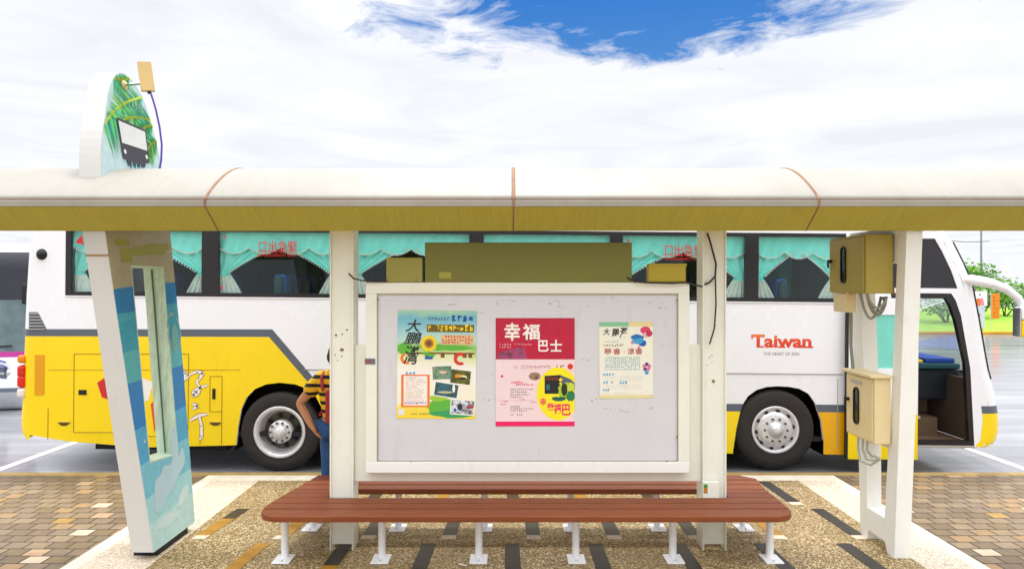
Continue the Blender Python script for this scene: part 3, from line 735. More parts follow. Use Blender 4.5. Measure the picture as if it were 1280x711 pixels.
for (a0, b0, a1, b1, rot), p_ in zip(((.45, .365, .69, .485, 3), (.68, .325, .93, .45, -6), (.48, .205, .77, .325, -8), (.69, .045, .98, .17, -3)), pf):
    q4(m, fn, a0 - .012, b0 - .009, a1 + .012, b1 + .009, 3, wht, rot, 1.37); q4(m, fn, a0, b0, a1, b1, 4, p_, rot, 1.37)
ell(m, fn, .78, .395, .05, .018, 5, ink('E8962A'), 10); ell(m, fn, .84, .385, .05, .02, 5, ink('E8E2B0'), 10); ell(m, fn, .82, .375, .07, .012, 5, ink('1A1A14'), 10)
ell(m, fn, .58, .43, .05, .015, 5, ink('E6B8A8'), 9); ell(m, fn, .61, .245, .10, .010, 5, ink('C9C48A'), 9); ell(m, fn, .72, .28, .018, .04, 5, wht, 8)
ell(m, fn, .80, .11, .035, .035, 5, ink('2E2E38'), 10, .2); ell(m, fn, .93, .11, .05, .015, 5, ink('A83A4A'), 8); ell(m, fn, .74, .08, .02, .018, 5, blu, 8)
q4(m, fn, .055, .105, .415, .405, 2, orng, .5, 1.37); q4(m, fn, .085, .12, .385, .392, 3, ink('F6EEE6'), .5, 1.37)
for i in range(14):
    b = .375 - i * .0185; m.pseudo((.11, b - .006, .11 + rnd.uniform(.12, .26), b + .004), 8, fn, rnd.choice([pnk, ink('C9B0A8'), ink('9A9AA0'), ink('C9B45A')]), 4, .25)
m.pseudo((.09, .132, .38, .152), 8, fn, ink('B8A8C8'), 4, .3)
m.pseudo((.06, .405, .24, .43), 4, fn, lblu, 3, .3)
m.pseudo((.38, .905, .66, .945), 7, fn, ink('5A8AA8'), 3, .22)
m.pseudo((.67, .895, .96, .955), 4, fn, ink('174A9A'), 3, .26)
m.pseudo((.375, .805, .75, .868), 7, fn, yel, 3, .2); m.pseudo((.78, .805, .965, .868), 3, fn, yel, 3, .2); q4(m, fn, .755, .832, .775, .842, 3, yel)
for b in (.745, .715, .69): m.pseudo((.56, b, .96, b + .024), 11, fn, red, 3, .2)
m.pseudo((.16, .035, .40, .05), 12, fn, ink('8A7A2A'), 3, .25); q4(m, fn, .02, .03, .10, .085, 2, ink('E4E4E0'))
m.build('sheet', r)
m = MB()
for ch, bx_ in (('大', (.10, .80, .30, .915)), ('鵬', (.08, .685, .31, .80)), ('灣', (.08, .50, .28, .675))):
    m.text(ch, bx_, fn, blk, .012, 7, .25)
m.build('brush_writing', r)
# -- second poster: red and pink bus sheet
r, m, fn = poster('poster', 'red topped pink poster with a yellow disc and white title on the notice board', 619.5, 397.5, 718.5, 533, 0, ink('F2D8DA'))
crim, mag = ink('C40A38'), ink('EE1464')
N = 8
q4(m, fn, 0, .618, 1, 1, 1, mat('poster_crimson', 'C2093A', .35, var=.2, vscale=9)); q4(m, fn, 0, 0, 1, .045, 1, mag)
m.sheet([fn(.02, .62, 2), fn(.40, .62, 2), fn(.355, .735, 2), fn(.03, .68, 2)], photo('photo_sunset', ['3A2A1E', '8A3A5A', 'A8487A', '6A3048'], 10))
m.plate([(min(1, .79 + .27 * math.cos(t)), .30 + .245 * math.sin(t)) for t in [2 * math.pi * k / 40 for k in range(40)]], [], lambda a, b, d: fn(a, b, d), 1.5, 1.6, ink('F7E818'))
m.sheet([fn(.62, .30, 3), fn(.82, .30, 3), fn(.82, .475, 3), fn(.62, .465, 3)], ink('16181E')); m.sheet([fn(.82, .30, 3), fn(1.0, .34, 3), fn(1.0, .40, 3), fn(.95, .435, 3), fn(.82, .475, 3)], ink('5A6070'))
q4(m, fn, .64, .425, .80, .455, 4, ink('6A2A22')); ell(m, fn, .665, .36, .025, .03, 4, ink('1F6A78'), 10); ell(m, fn, .88, .33, .09, .075, 4, ink('A8C81E'), 16, .2); ell(m, fn, .87, .34, .04, .06, 5, ink('24281E'), 12); ell(m, fn, .95, .28, .06, .05, 5, ink('1E7A4A'), 12, .2); ell(m, fn, .80, .255, .10, .02, 5, ink('1A5A50'), 12, .2); ell(m, fn, .95, .36, .05, .04, 5, ink('C8D83A'), 10, .2)
ell(m, fn, .495, .462, .075, .037, 2, photo('photo_faces', ['2A2420', '6A4A3A', 'B08A6A', '24405A'], 22), 20); ell(m, fn, .945, .552, .036, .027, 2, ink('D8321E'), 16)
ell(m, fn, .08, .462, .018, .013, 2, mag, 8)
m.pseudo((.22, .53, .70, .565), 15, fn, ink('D08A98'), 2, .14); m.pseudo((.76, .54, .87, .572), 4, fn, ink('3A2A2A'), 2, .18)
m.pseudo((.19, .395, .35, .415), 5, fn, mag, 2, .25); m.pseudo((.25, .375, .48, .393), 9, fn, ink('E0406A'), 2, .25)
for b, n_ in ((.335, 11), (.31, 8), (.285, 9), (.262, 6), (.175, 5), (.155, 11), (.135, 8), (.10, 6)): m.pseudo((.18, b, .18 + n_ * .027, b + .014), n_, fn, ink('6A5A5C'), 2, .2)
for b, a in ((.22, .08), (.195, .06), (.24, .3), (.215, .45)): m.pseudo((a, b, a + .07, b + .015), 3, fn, ink('D86A80'), 2, .2)
q4(m, fn, .02, .236, .48, .240, 2, ink('D8B0B4'))
m.build('sheet', r)
m = MB()
for ch, bx_ in (('幸', (.11, .79, .31, .955)), ('福', (.34, .80, .56, .945)), ('巴', (.54, .69, .67, .795)), ('士', (.69, .69, .84, .80))): m.text(ch, bx_, fn, wht, .022, 3)
m.pseudo((.04, .745, .20, .765), 5, fn, ink('E8A0B0'), 3, .2); m.pseudo((.235, .745, .46, .765), 8, fn, ink('E8A0B0'), 3, .2); m.pseudo((.04, .722, .20, .74), 5, fn, ink('E8A0B0'), 3, .2)
m.build('title_writing', r)
m = MB()
for ch, bx_ in (('幸', (.56, .195, .64, .26)), ('乘', (.65, .145, .74, .215)), ('福', (.735, .115, .83, .21)), ('巴', (.84, .10, .95, .205))): m.text(ch, bx_, fn, mag, .03, 3)
m.build('disc_writing', r)
# -- third poster: pale sheet with butterfly
r, m, fn = poster('poster', 'pale cream poster with a blue and pink butterfly, smallest on the notice board', 749.5, 402.5, 817, 498, .3, photo('poster_pale', ['EFE6C4', 'EFEBD6', 'E8E8DC', 'F0EDE0'], 3))
q4(m, fn, 0, .94, .55, 1, 1, ink('86C49A')); q4(m, fn, .55, .94, 1, 1, 1, ink('E8D292')); q4(m, fn, 0, 0, 1, .045, 1, ink('E6D9A0'))
cya, pk = ink('3AA0D0'), ink('D8406A')
ell(m, fn, .70, .80, .12, .035, 2, ink('1F6AB0'), 14, .12); ell(m, fn, .73, .75, .12, .04, 3, cya, 14, .15); ell(m, fn, .80, .72, .07, .04, 3, blu, 12, .15); ell(m, fn, .86, .89, .10, .05, 2, pk, 12, .12); ell(m, fn, .92, .85, .07, .045, 3, ink('C02850'), 12, .15); ell(m, fn, .87, .83, .06, .035, 3, ink('E8B0C0'), 10); ell(m, fn, .62, .735, .035, .025, 3, ink('E07AA8'), 10); ell(m, fn, .74, .665, .03, .02, 3, ink('E07AA8'), 10)
# a plain flower stands in for the small drawn figure
for k in range(5): ell(m, fn, .88 + .05 * math.cos(k * 1.257 + .3), .41 + .035 * math.sin(k * 1.257 + .3), .035, .026, 2, ink(('D87A9A', '5A3A7A')[k % 2]), 10)
ell(m, fn, .88, .335, .04, .025, 2, cya, 10)
m.pseudo((.08, .735, .36, .752), 8, fn, ink('9AA8A0'), 2, .2); m.pseudo((.08, .675, .46, .715), 8, fn, ink('7A7A70'), 2, .16)
for i, b in enumerate((.525, .50, .475, .45, .425, .40, .37)): m.pseudo((.10, b, .76, b + .018), 18, fn, ink('7FB4BE'), 2, .26)
for (a, b, l) in ((.06, .30, .22), (.06, .19, .46), (.06, .09, .13)): m.pseudo((a, b, a + l, b + .032), max(3, int(l * 20)), fn, ink('2A9AD0'), 2, .3)
for b in (.27, .235, .16, .13, .06): m.pseudo((.10, b, .80, b + .012), 20, fn, ink('C8BCB0'), 2, .16)
m.build('sheet', r)
m = MB()
for ch, bx_ in (('大', (.07, .83, .20, .92)), ('鵬', (.23, .81, .37, .92)), ('灣', (.38, .79, .53, .935))): m.text(ch, bx_, fn, ink('3A3A30'), .02, 4, .15)
for ch, bx_ in (('募', (.08, .575, .24, .655)), ('書', (.26, .575, .39, .655)), ('·', (.45, .60, .47, .62)), ('漂', (.52, .575, .65, .655)), ('書', (.67, .575, .80, .655))): m.text(ch, bx_, fn, ink('B8606A'), .01, 4)
m.build('title_writing', r)

# things standing on the board
r = thing('display_box', 'long shade-tinted olive box lying along the top of the notice board', 'display box', (bx(660), 6.1, bz(353)))
m = MB(); m.box((bx(531), 6.0, bz(353) + .001), (bx(790), 6.12, bz(303)), M_shadeolive, .006); m.build('case', r)
m = MB(); m.box((bx(549), 5.997, bz(348)), (bx(564), 5.9995, bz(340)), mat('olive_label', 'A39B3A', .5)); m.build('maker_label', r)
for px in (575, 745): m = MB(); m.box((bx(px), 5.998, bz(352)), (bx(px) + .03, 6.0, bz(349)), M_rust); m.build('bracket', r)
m = MB(); m.box((bx(483), 5.99, bz(352.5)), (bx(528), 6.085, bz(322)), M_olive2, .006); m.lathe([(0, -.004), (.006, -.003), (.006, 0)], (bx(520), 5.99, bz(350)), M_spot, 8)
solo(m, 'junction_box', 'olive junction box at the left end of the notice board top', 'junction box', (bx(505), 6.05, bz(353)))
m = MB(); m.box((bx(810), 5.985, bz(352.5)), (bx(857), 6.085, bz(331)), M_mustard, .008); m.box((bx(811), 5.98, bz(333)), (bx(858), 6.08, bz(329.5)), M_mustard, .004)
solo(m, 'junction_box', 'mustard junction box at the right end of the notice board top', 'junction box', (bx(833), 6.05, bz(353)))
m = MB(); m.tube([W(784, 347, 6.0), W(790, 350, 5.98), W(800, 352.5, 5.97), W(815, 353.5, 5.97), W(840, 354, 5.97), W(858, 353, 5.98), W(868, 356, 6.0), W(878, 358, 6.05)], .008, M_dcable, 8)
solo(m, 'cable', 'black cable lying on the right end of the notice board top', 'cable', W(830, 353, 6.0))
m = MB(); m.tube([W(884, 291, 6.02), W(887, 300, 6.02), W(892, 318, 6.02), W(895, 330, 6.02), W(894, 345, 6.02), W(887, 353, 6.03), W(879, 356, 6.06)], .009, M_dcable, 8)
m.tube([W(894, 340, 6.02), W(895, 380, 6.02), W(893, 410, 6.02), W(887, 430, 6.03)], .007, M_dcable, 8)
solo(m, 'cable', 'dark cable hanging down the front of the right column', 'cable', W(890, 340, 6.02))
m = MB(); m.tube([W(436, 342, 6.03), W(442, 348, 5.99), W(452, 350.5, 5.97), W(466, 351, 5.97), W(484, 350.5, 5.98)], .007, M_dcable, 8)
solo(m, 'cable', 'short dark cable from the left column to the notice board', 'cable', W(460, 350, 6.0))

# ------------------------------------------------------------------ bench
BE = thing('bench', 'long brown timber slat bench wrapped round the shelter columns', 'bench', (.19, 6.1, 0))
ZT, TH = .473, .05
def ends(y):
    fy = min(1, max(0, (y - 5.54) / .20)); rr = .17 * (1 - math.sqrt(max(0, 1 - (1 - fy) ** 2)))
    l = -2.10 + rr + max(0, (y - 5.85)) * .20; rgt = 2.34 - rr + max(0, y - 6.3) * .12 - max(0, y - 6.62) * 1.2
    return l, rgt
def plank(ya, yb, x0=None, x1=None):
    m = MB(); n = 8; ys = [ya + (yb - ya) * k / n for k in range(n + 1)]
    pts = [(x0 if x0 is not None else ends(y)[0], y) for y in ys] + [(x1 if x1 is not None else ends(y)[1], y) for y in reversed(ys)]
    m.plate(pts, [], lambda a, b, d: (a, b, d), ZT - TH, ZT, M_wood)
    bm = bmesh.new(); vv = [bm.verts.new(p) for p in m.v]
    for f_ in m.f:
        try: bm.faces.new([vv[i] for i in f_])
        except ValueError: pass
    bmesh.ops.remove_doubles(bm, verts=bm.verts[:], dist=1e-5); bmesh.ops.recalc_face_normals(bm, faces=bm.faces[:])
    es = [e for e in bm.edges if len(e.link_faces) == 2 and e.calc_face_angle(0) > .9]
    bmesh.ops.bevel(bm, geom=es, offset=.011 if ya < 5.6 else .006, segments=3, profile=.6, affect='EDGES', clamp_overlap=True)
    q = MB(); q.bm(bm, M_wood)
    for i in range(6):
        sx = -1.94 + .837 * i
        if (x0 is None or sx > x0) and (x1 is None or sx < x1) and ends((ya + yb) / 2)[0] < sx < ends((ya + yb) / 2)[1]:
            q.lathe([(0, .0012), (.007, .001), (.009, -.001)], (sx, (ya + yb) / 2, ZT), M_spot, 10, 'z')
    q.build('plank', BE)
plank(5.54, 5.725); plank(5.745, 5.875); plank(5.895, 6.025)
for x0, x1 in ((None, -1.64), (1.925, None)): plank(6.037, 6.16, x0, x1)
plank(6.172, 6.265, None, -1.64); plank(6.172, 6.265, 1.925, None)
plank(6.28, 6.415); plank(6.435, 6.57); plank(6.59, 6.74)
m = MB()
for y in (5.80, 6.50):
    m.box((-1.95, y - .02, ZT - TH - .03), (2.25, y + .02, ZT - TH - .001), M_steel)
for i in range(6): m.box((-1.96 + .837 * i, 5.62, ZT - TH - .02), (-1.92 + .837 * i, 5.779, ZT - TH - .002), M_steel)
m.build('bearer', BE)
for y in (5.87, 6.62):
    for i in range(6):
        x = -1.96 + .837 * i + (.02 if y > 6 else 0)
        m = MB(); m.tube([(x, y, .012), (x, y, ZT - TH - .004)], .032, M_steel, 16)
        lg = m.build('leg', BE)
        m = MB(); m.box((x - .075, y - .13, .002), (x + .075, y + .06, .014), M_steel, .003)
        m.lathe([(0, .012), (.010, .010), (.012, 0)], (x, y - .10, .014), M_chrome, 10, 'z')
        m.build('base_plate', lg)

m = MB(); m.box((-.42, 5.70, .004), (-.34, 5.712, .007), M_steel); m.v = [Matrix.Rotation(R(-38), 3, 'Z') @ (p - Vector((-.38, 5.70, 0))) + Vector((-.42, 5.72, 0)) for p in m.v]
solo(m, 'paper_scrap', 'thin white paper scrap lying on the pebbled floor under the bench', 'litter', (-.42, 5.72, .004))

# ------------------------------------------------------------------ yellow and white coach
TL = .009
BUS = thing('tour_coach', 'white and yellow tour coach with mint curtains parked behind the shelter', 'coach', (0, 9.05, 0), world=False)
BUS.rotation_euler = (0, TL, 0)
K = 93.9
def L(px, py):
    x = (px - 640) / K; return (x, H - (py - 355.5) / K + TL * x)
side = lambda a, b, d: (a, -d, b)                 # d outward from the near side
def arc(pts):
    return [L(*p) for p in pts]
archR = arc([(294, 575), (295, 556), (297, 535), (301, 511), (308, 496), (318, 486), (332, 480), (349, 478), (368, 480), (382, 485), (394, 495), (402, 510), (405, 530), (407, 556), (408, 575)])
archF = arc([(912, 580), (916, 563), (920, 535), (926, 508), (934, 495), (945, 487), (957, 483.5), (970, 482.5), (984, 483), (998, 485.5), (1010, 492), (1018, 503), (1026, 526), (1029, 550), (1031, 580)])
XB0, XF = -6.42, 6.02
ZB, ZTOP = .14, 3.14
FRONT = [(.25, 6.47), (.28, 6.53), (.34, 6.57), (.45, 6.60), (.63, 6.60), (.72, 6.59), (.95, 6.55), (1.28, 6.45), (1.6, 6.39), (1.98, 6.32), (2.42, 6.23), (2.7, 6.11), (2.97, 5.97), (3.14, 5.84)]
def fx(z):
    for (z0, x0), (z1, x1) in zip(FRONT, FRONT[1:]):
        if z <= z1: return x0 + (x1 - x0) * max(0, min(1, (z - z0) / (z1 - z0)))
    return FRONT[-1][1]
SET = .24
# near side shell
dz0, dz1 = L(1110, 556)[1], L(1110, 366)[1]
DX0, DX1 = L(1112, 0)[0], lambda z: fx(z) - SET - .12
door = [(DX0, dz0), (DX1(dz0), dz0), (DX1(1.3), 1.3), (DX1(2.0) , 2.0), (DX1(2.2) - .03, 2.2), (DX1(2.2) - .09, dz1), (DX0, dz1)]
body = [(XB0, .30)] + [(-5.9, .22), (-4.9, .15)] + [p for p in archR if p[1] > ZB] + [p for p in archF if p[1] > ZB] + [(4.6, ZB), (DX0 - .04, ZB), (DX0 - .04, dz0 - .02)] + [(fx(z) - SET, z) for z in (dz0 - .02, .34, .63, .95, 1.28, 1.6, 1.98, 2.3, 2.6, 2.85, 3.0, 3.14)] + [(XB0, ZTOP)]
wz0, wz1, fz0, fz1 = L(945, 372)[1], 3.025, L(945, 377)[1], 3.075
PANES = [(87, 250), (271, 418), (437, 584), (602, 760), (776, 929), (946, 1050)]
wb = [(L(80, 0)[0], fz0), (L(1055, 0)[0], fz0), (L(1055, 0)[0], fz1), (L(80, 0)[0], fz1)]
qx = lambda px: L(px, 0)[0]
quarter = [(qx(1068), 2.28), (5.86, 2.28), (5.80, 2.45), (5.67, 2.75), (5.55, 2.96), (qx(1068), 2.96)]
# corner the quarter window to stay inside the raked front
quarter = [(qx(1068), 2.36), (fx(2.36) - SET - .09, 2.36), (fx(2.6) - SET - .09, 2.6), (fx(2.85) - SET - .09, 2.85), (fx(3.02) - SET - .09, 3.02), (qx(1068), 3.02)]
m = MB(); m.plate(body, [wb, door, quarter], side, -.04, 0, M_busw); m.build('side_shell', BUS)
m = MB(); m.plate(wb, [[(qx(a), wz0), (qx(b), wz0), (qx(b), wz1), (qx(a), wz1)] for a, b in PANES], side, -.03, .004, M_frame)
m.build('window_surround', BUS)
m = MB(); m.box((qx(80), -.012, fz0 - .016), (qx(1055), -.0005, fz0 - .001), M_busw, .003); m.build('sill_trim', BUS)
GL = glass('window_glass', 'FBFEFD', .05)
M_cur = mat('mint_curtain', '96FFF6', .7, var=.08, vscale=9)
M_cur2 = mat('pale_curtain', 'EAF8F0', .7, var=.15, vscale=9)
M_fr = mat('white_fringe', 'F2F6F0', .7)
M_red = ink('D0242E')
def curtain(x0, x1, y, s_, full=False):
    """swagged valance and two tied drapes; s_ is the side the window faces"""
    w = x1 - x0; mid = (x0 + x1) / 2; m = MB(); fg = m; rr = random.Random(int(x0 * 100) + 5)
    nsc = max(2, round(w / .42)); N = 48
    def low(x):
        q = (x - x0) / w * nsc; return wz1 - .20 - .085 * abs(math.sin(math.pi * q)) ** .8
    vv = []
    for j in range(7):
        for i in range(N + 1):
            x = x0 + w * i / N; z = wz1 + .03 + (low(x) - wz1 - .03) * j / 6
            vv.append((x, y + .012 * math.sin(x * 40 + j * .5) * (j / 6 + .3) + .006 * math.sin(x * 17), z))
    m.add(vv, [(j * (N + 1) + i, j * (N + 1) + i + 1, (j + 1) * (N + 1) + i + 1, (j + 1) * (N + 1) + i) for j in range(6) for i in range(N)], M_cur, True)
    k = 0.0
    while k < 1:
        x = x0 + w * k; z = low(x); fg.box((x - .009, y - s_ * .028 - .002, z - .012), (x + .009, y - s_ * .028 + .004, z + .012), M_fr); k += .030 / w
    tie = wz0 + .26
    for sd_ in (0, 1):
        ed = x0 if sd_ == 0 else x1; dr = 1 if sd_ == 0 else -1; vv = []; NJ = 16; NI = 26
        def reach(z):
            if z >= tie:
                q = (z - tie) / (wz1 - .16 - tie); return .12 + (w * .5 - .12) * min(1, q) ** 1.15
            return .12 + .16 * ((tie - z) / (tie - wz0)) ** .8
        for j in range(NJ + 1):
            z = wz1 - .16 + (wz0 - .03 - wz1 + .16) * j / NJ; rc = reach(z)
            for i in range(NI + 1):
                q = i / NI; vv.append((ed + dr * rc * q, y + s_ * .035 + .016 * math.sin(q * 26 + .4 * math.sin(j)) , z - (.0 if z < tie else .05 * q * (1 - q))))
        jt = next(j for j in range(NJ + 1) if wz1 - .16 + (wz0 - .03 - wz1 + .16) * j / NJ < tie)
        fc = [[(j * (NI + 1) + i, j * (NI + 1) + i + 1, (j + 1) * (NI + 1) + i + 1, (j + 1) * (NI + 1) + i) for j in rg for i in range(NI)] for rg in (range(jt), range(jt, NJ))]
        m.add(vv, fc[0], M_cur, True); m.add(vv, fc[1], M_cur2, True)
        z = wz1 - .2
        while z > tie + .01:
            x = ed + dr * reach(z); fg.box((x - .008, y - .004, z - .010), (x + .008, y + .004, z + .010), M_fr); z -= .020 if reach(z) < w * .3 else .013
    return m, fg
for i, (a, b) in enumerate(PANES):
    x0, x1 = qx(a), qx(b)
    m = MB(); m.box((x0 - .008, .008, wz0 - .008), (x1 + .008, .014, wz1 + .008), GL); wdw = m.build('window', BUS)
    if i in (1, 4):
        tx0, tx1 = (qx(321), qx(369)) if i == 1 else (qx(829), qx(877)); z0_, z1_ = (L(345, 315)[1], L(345, 302)[1])
        t = MB(); t.text('口出急緊', (tx0, z0_ - .012, tx1, z1_ + .012), lambda a_, b_, d: (a_, .0065, b_), M_red, .006)
        t.text('EMERGENCY EXIT', (tx0, z0_ - .062, tx1, z0_ - .026), lambda a_, b_, d: (a_, .0065, b_), M_red, .0)
        t.build('exit_lettering', wdw)
    for (dx, dz) in ((.07, wz1 - .07), (.04, wz0 + .07)):
        if i in (1, 2, 4): t = MB(); t.lathe([(0, -.001), (.018, 0)], (x0 + dx, .0065, dz), M_red, 12); t.build('sticker', wdw)
    t = MB()
    if i == 0: t.sheet([(x0 + .05, .0065, wz1 - .16), (x0 + .16, .0065, wz1 - .19), (x0 + .13, .0065, wz1 - .05)], M_red)
    if t.v: t.build('sticker', wdw)
    m, fg = curtain(x0 - .02, x1 + .02, .075, 1)
    m.build('curtain', BUS)
# quarter glass over the door
m = MB(); m.plate([(a_, b_) for a_, b_ in quarter], [], side, -.02, -.012, mat('dark_glass_panel', '2A272C', .12, var=.25)); m.build('quarter_window', BUS)
# yellow skirt and grey stripe
st_top = [L(23, 411), L(338, 411.5), (L(415, 505))]; st_bot = [L(23, 420), L(335, 421), L(412, 515)]
STZ0, STZ1 = L(1040, 515)[1], L(1040, 505.5)[1]
def arch_between(arch, z): return [p for p in arch if p[1] < z]
def cutx(arch, z, left):
    seq = arch if left else arch[::-1]
    for p, q in zip(seq, seq[1:]):
        if p[1] <= z <= q[1]: return (p[0] + (q[0] - p[0]) * (z - p[1]) / (q[1] - p[1]), z)
def archup(arch, z, left):        # points of the arch edge from the bottom to height z
    seq = arch if left else arch[::-1]
    out = []
    for p in seq:
        if p[1] >= z: break
        if p[1] > ZB: out.append(p)
    return out + [cutx(arch, z, left)]
m = MB()
XR = XB0
aR = [p for p in archR if p[1] > ZB]
stb2 = L(412, 515)
rear = [(XR, .302), (-5.9, .222), (-4.9, .152)] + aR + [(stb2[0] + .12, ZB), (stb2[0] + .12, STZ0), (stb2[0], STZ0)] + [L(335, 421), L(200, 420.5), (XR, L(23, 420)[1])]
m.plate(rear, [], side, .0005, .004, M_yel)
m.build('skirt', BUS); m = MB(); fl = archup(archF, STZ0, True); frr = archup(archF, STZ0, False)
m.plate([(stb2[0] + .12, ZB), (fl[0][0], ZB)] + fl + [(stb2[0] + .12, STZ0)], [], side, .0005, .004, M_yel)
xd = qx(1056)
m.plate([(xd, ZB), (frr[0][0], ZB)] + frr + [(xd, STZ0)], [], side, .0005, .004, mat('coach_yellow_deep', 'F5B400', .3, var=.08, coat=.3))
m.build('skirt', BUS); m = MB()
m.plate([(DX1(z) + .02, z) for z in (.26, .34, .63)] + [(DX1(STZ0) + .02, STZ0)] + [(fx(z) - SET, z) for z in (STZ0, .63, .45, .34, .26)], [], side, .0005, .004, M_yel)
m.build('skirt', BUS)
m = MB()
m.plate([(XR, L(23, 420)[1] + .002), L(200, 420.3), (L(335, 420.8)), (stb2[0], STZ0 + .002), (cutx(archF, STZ0 + .002, True)), cutx(archF, STZ1, True), (L(415, 505)[0], STZ1), L(339, 411.5), (XR, L(23, 411)[1])], [], side, .0005, .0035, M_grey)
m.plate([cutx(archF, STZ0 + .002, False), (xd, STZ0 + .002), (xd, STZ1), cutx(archF, STZ1, False)], [], side, .0005, .0035, M_grey)
m.plate([(DX1(STZ0) + .02, STZ0 + .002), (fx(STZ0) - SET, STZ0 + .002), (fx(STZ1) - SET, STZ1), (DX1(STZ1) + .02, STZ1)], [], side, .0005, .0035, M_grey)
m.build('stripe', BUS)
# seams, hatches and fittings of the side
m = MB()
def seam(p, q, mt, y=.0055, r=.004): m.tube([(p[0], -y, p[1]), (q[0], -y, q[1])], r, mt, 6)
zc = L(990, 467)[1]
m.box((stb2[0] - .35, -.010, zc - .006), (qx(1053), -.0005, zc + .006), M_seamw, .002)
for px, y0_, y1_ in ((60, 510, 549),): seam(L(px, y0_), L(px, y1_), M_seam)
def rect(px0, py0, px1, py1, mt):
    c = [L(px0, py0), L(px1, py0), L(px1, py1), L(px0, py1)]
    for i in range(4): seam(c[i], c[(i + 1) % 4], mt)
rect(92, 442, 142, 540, M_seam); rect(262, 470, 277, 514, M_seam); rect(142, 442, 235, 545, M_seam)
seam(L(60, 462), L(300, 462), M_seam, .0045, .003); seam(L(277, 514), L(277, 555), M_seam); seam(L(250, 555), L(252, 520), M_seam)
seam(L(1046, 472), L(1046, 560), M_seamw)
m.build('panel_seam', BUS)
for px, py, w, h in ((103, 490, 10, 6), (267, 492, 4, 13)):
    a, b = L(px - w / 2, py + h / 2), L(px + w / 2, py - h / 2); m = MB(); m.box((a[0], -.012, a[1]), (b[0], -.0045, b[1]), M_black, .003); m.build('hatch_latch', BUS)
for px, py in ((80, 527), (269, 527)):
    c = L(px, py); n = 14; m = MB()
    m.prism([(c[0] + .075 * math.cos(math.pi + math.pi * k / n), c[1] + .05 * math.sin(math.pi + math.pi * k / n)) for k in range(n + 1)], side, mat('pull_recess', '5A4408', .6), .0045, .008)
    m.box((c[0] - .085, -.02, c[1] - .008), (c[0] + .085, -.0045, c[1] + .012), mat('pull_lip', 'D8B83A', .4), .004)
    m.build('hatch_handle', BUS)
m = MB()
p0, p1 = L(35, 414), L(58, 389)
lv = L(44, 390); zz0, zz1 = L(45, 413)[1], L(45, 390)[1]
m.plate([(qx(35), zz0), (qx(58), zz0), (qx(46), zz1), (qx(35), zz1)], [], side, .0005, .004, M_grey)
for k in range(6):
    z = zz0 + (zz1 - zz0) * (k + .3) / 6; m.box((qx(35), -.018, z), (qx(58) - (z - zz0) * .42 - .02, -.0045, z + .012), mat('vent_blade', 'B9B6B2', .5), .003)
m.build('vent', BUS)
m = MB(); c = L(50, 318); m.lathe([(0, -.06), (.03, -.055), (.055, -.03), (.075, -.0005)], (c[0], 0, c[1]), M_black, 16); m.build('side_camera', BUS)
m = MB(); a, b = L(43, 493), L(55, 443); m.box((a[0], -.012, a[1]), (b[0], -.0045, b[1]), mat('amber_reflector', 'E8A008', .3), .004); m.build('reflector', BUS)
# calligraphy on the skirt
def stroke(mb_, pts, wd, mt, d):
    n = len(pts)
    P = [Vector(p) for p in pts]
    for i in range(n - 1):
        t = (P[i + 1] - P[i]).normalized(); nn = Vector((-t.y, t.x))
        w0, w1 = wd * (1 - .5 * abs(2 * i / (n - 1) - 1)), wd * (1 - .5 * abs(2 * (i + 1) / (n - 1) - 1))
        A, B_ = P[i] - t * wd * .15, P[i + 1] + t * wd * .15
        mb_.sheet([side(*(A - nn * w0), d), side(*(B_ - nn * w1), d), side(*(B_ + nn * w1), d), side(*(A + nn * w0), d)], mt)
glyphs = [[(222, 462), (232, 466), (226, 480), (218, 496)], [(216, 478), (226, 476), (236, 470)], [(236, 468), (246, 464), (253, 466), (249, 473), (245, 477)], [(245, 477), (250, 484), (247, 492), (241, 494), (242, 488), (250, 484), (259, 481)],
          [(228, 512), (222, 520), (215, 526)], [(226, 518), (222, 532), (222, 548)], [(240, 504), (247, 507), (241, 511)], [(238, 525), (248, 519), (259, 517)], [(249, 519), (252, 532), (252, 545), (250, 549)]]
m = MB()
for k, g_ in enumerate(glyphs):
    gp = [L(*q) for q in g_]; stroke(m, gp, .033, mat('lettering_outline', 'A8741A', .5), .0052 + k * .0002); stroke(m, gp, .022, wht, .0080 + k * .0002)
m.build('brush_lettering', BUS)
m = MB()
for k, (pts, mt) in enumerate(((([(118, 478), (130, 470), (146, 484), (140, 502), (124, 496)]), M_red), ([(150, 480), (170, 470), (188, 478), (182, 500), (160, 506)], wht), ([(185, 505), (196, 492), (206, 486), (203, 500), (196, 520), (190, 540)], ink('E8542A')), ([(190, 478), (200, 472), (206, 480), (198, 490)], ink('E8542A')))):
    m.prism([L(q[0] + 3, q[1]) for q in pts], side, mt, .0045, .0055 + k * .0003)
m.build('leaf_logo', BUS)
def m_tw():
    t = NT('taiwan_red'); sp = t.new('SeparateXYZ'); t.link(t.tc.outputs['Object'], sp.inputs[0])
    mr_ = t.new('MapRange'); mr_.inputs['From Min'].default_value = L(975, 435)[1]; mr_.inputs['From Max'].default_value = L(975, 417)[1]; t.link(sp.outputs[2], mr_.inputs[0])
    t.link(t.ramp(mr_.outputs[0], [(.0, lin('E03A20')), (.6, lin('E8502A')), (1, lin('F08A3A'))]), t.b.inputs['Base Color']); t.b.inputs['Roughness'].default_value = .4; return t.m
M_tw = m_tw()
m = MB(); z0_, z1_ = L(975, 434.5)[1], L(975, 418)[1]; X0, X1 = qx(938), qx(1013)
fs = lambda a, b, d: (a, -.0012, b)
m.text('Taiwan', (X0, z0_, X1, z1_), fs, M_tw, .035)
u_ = (X1 - X0) / 6
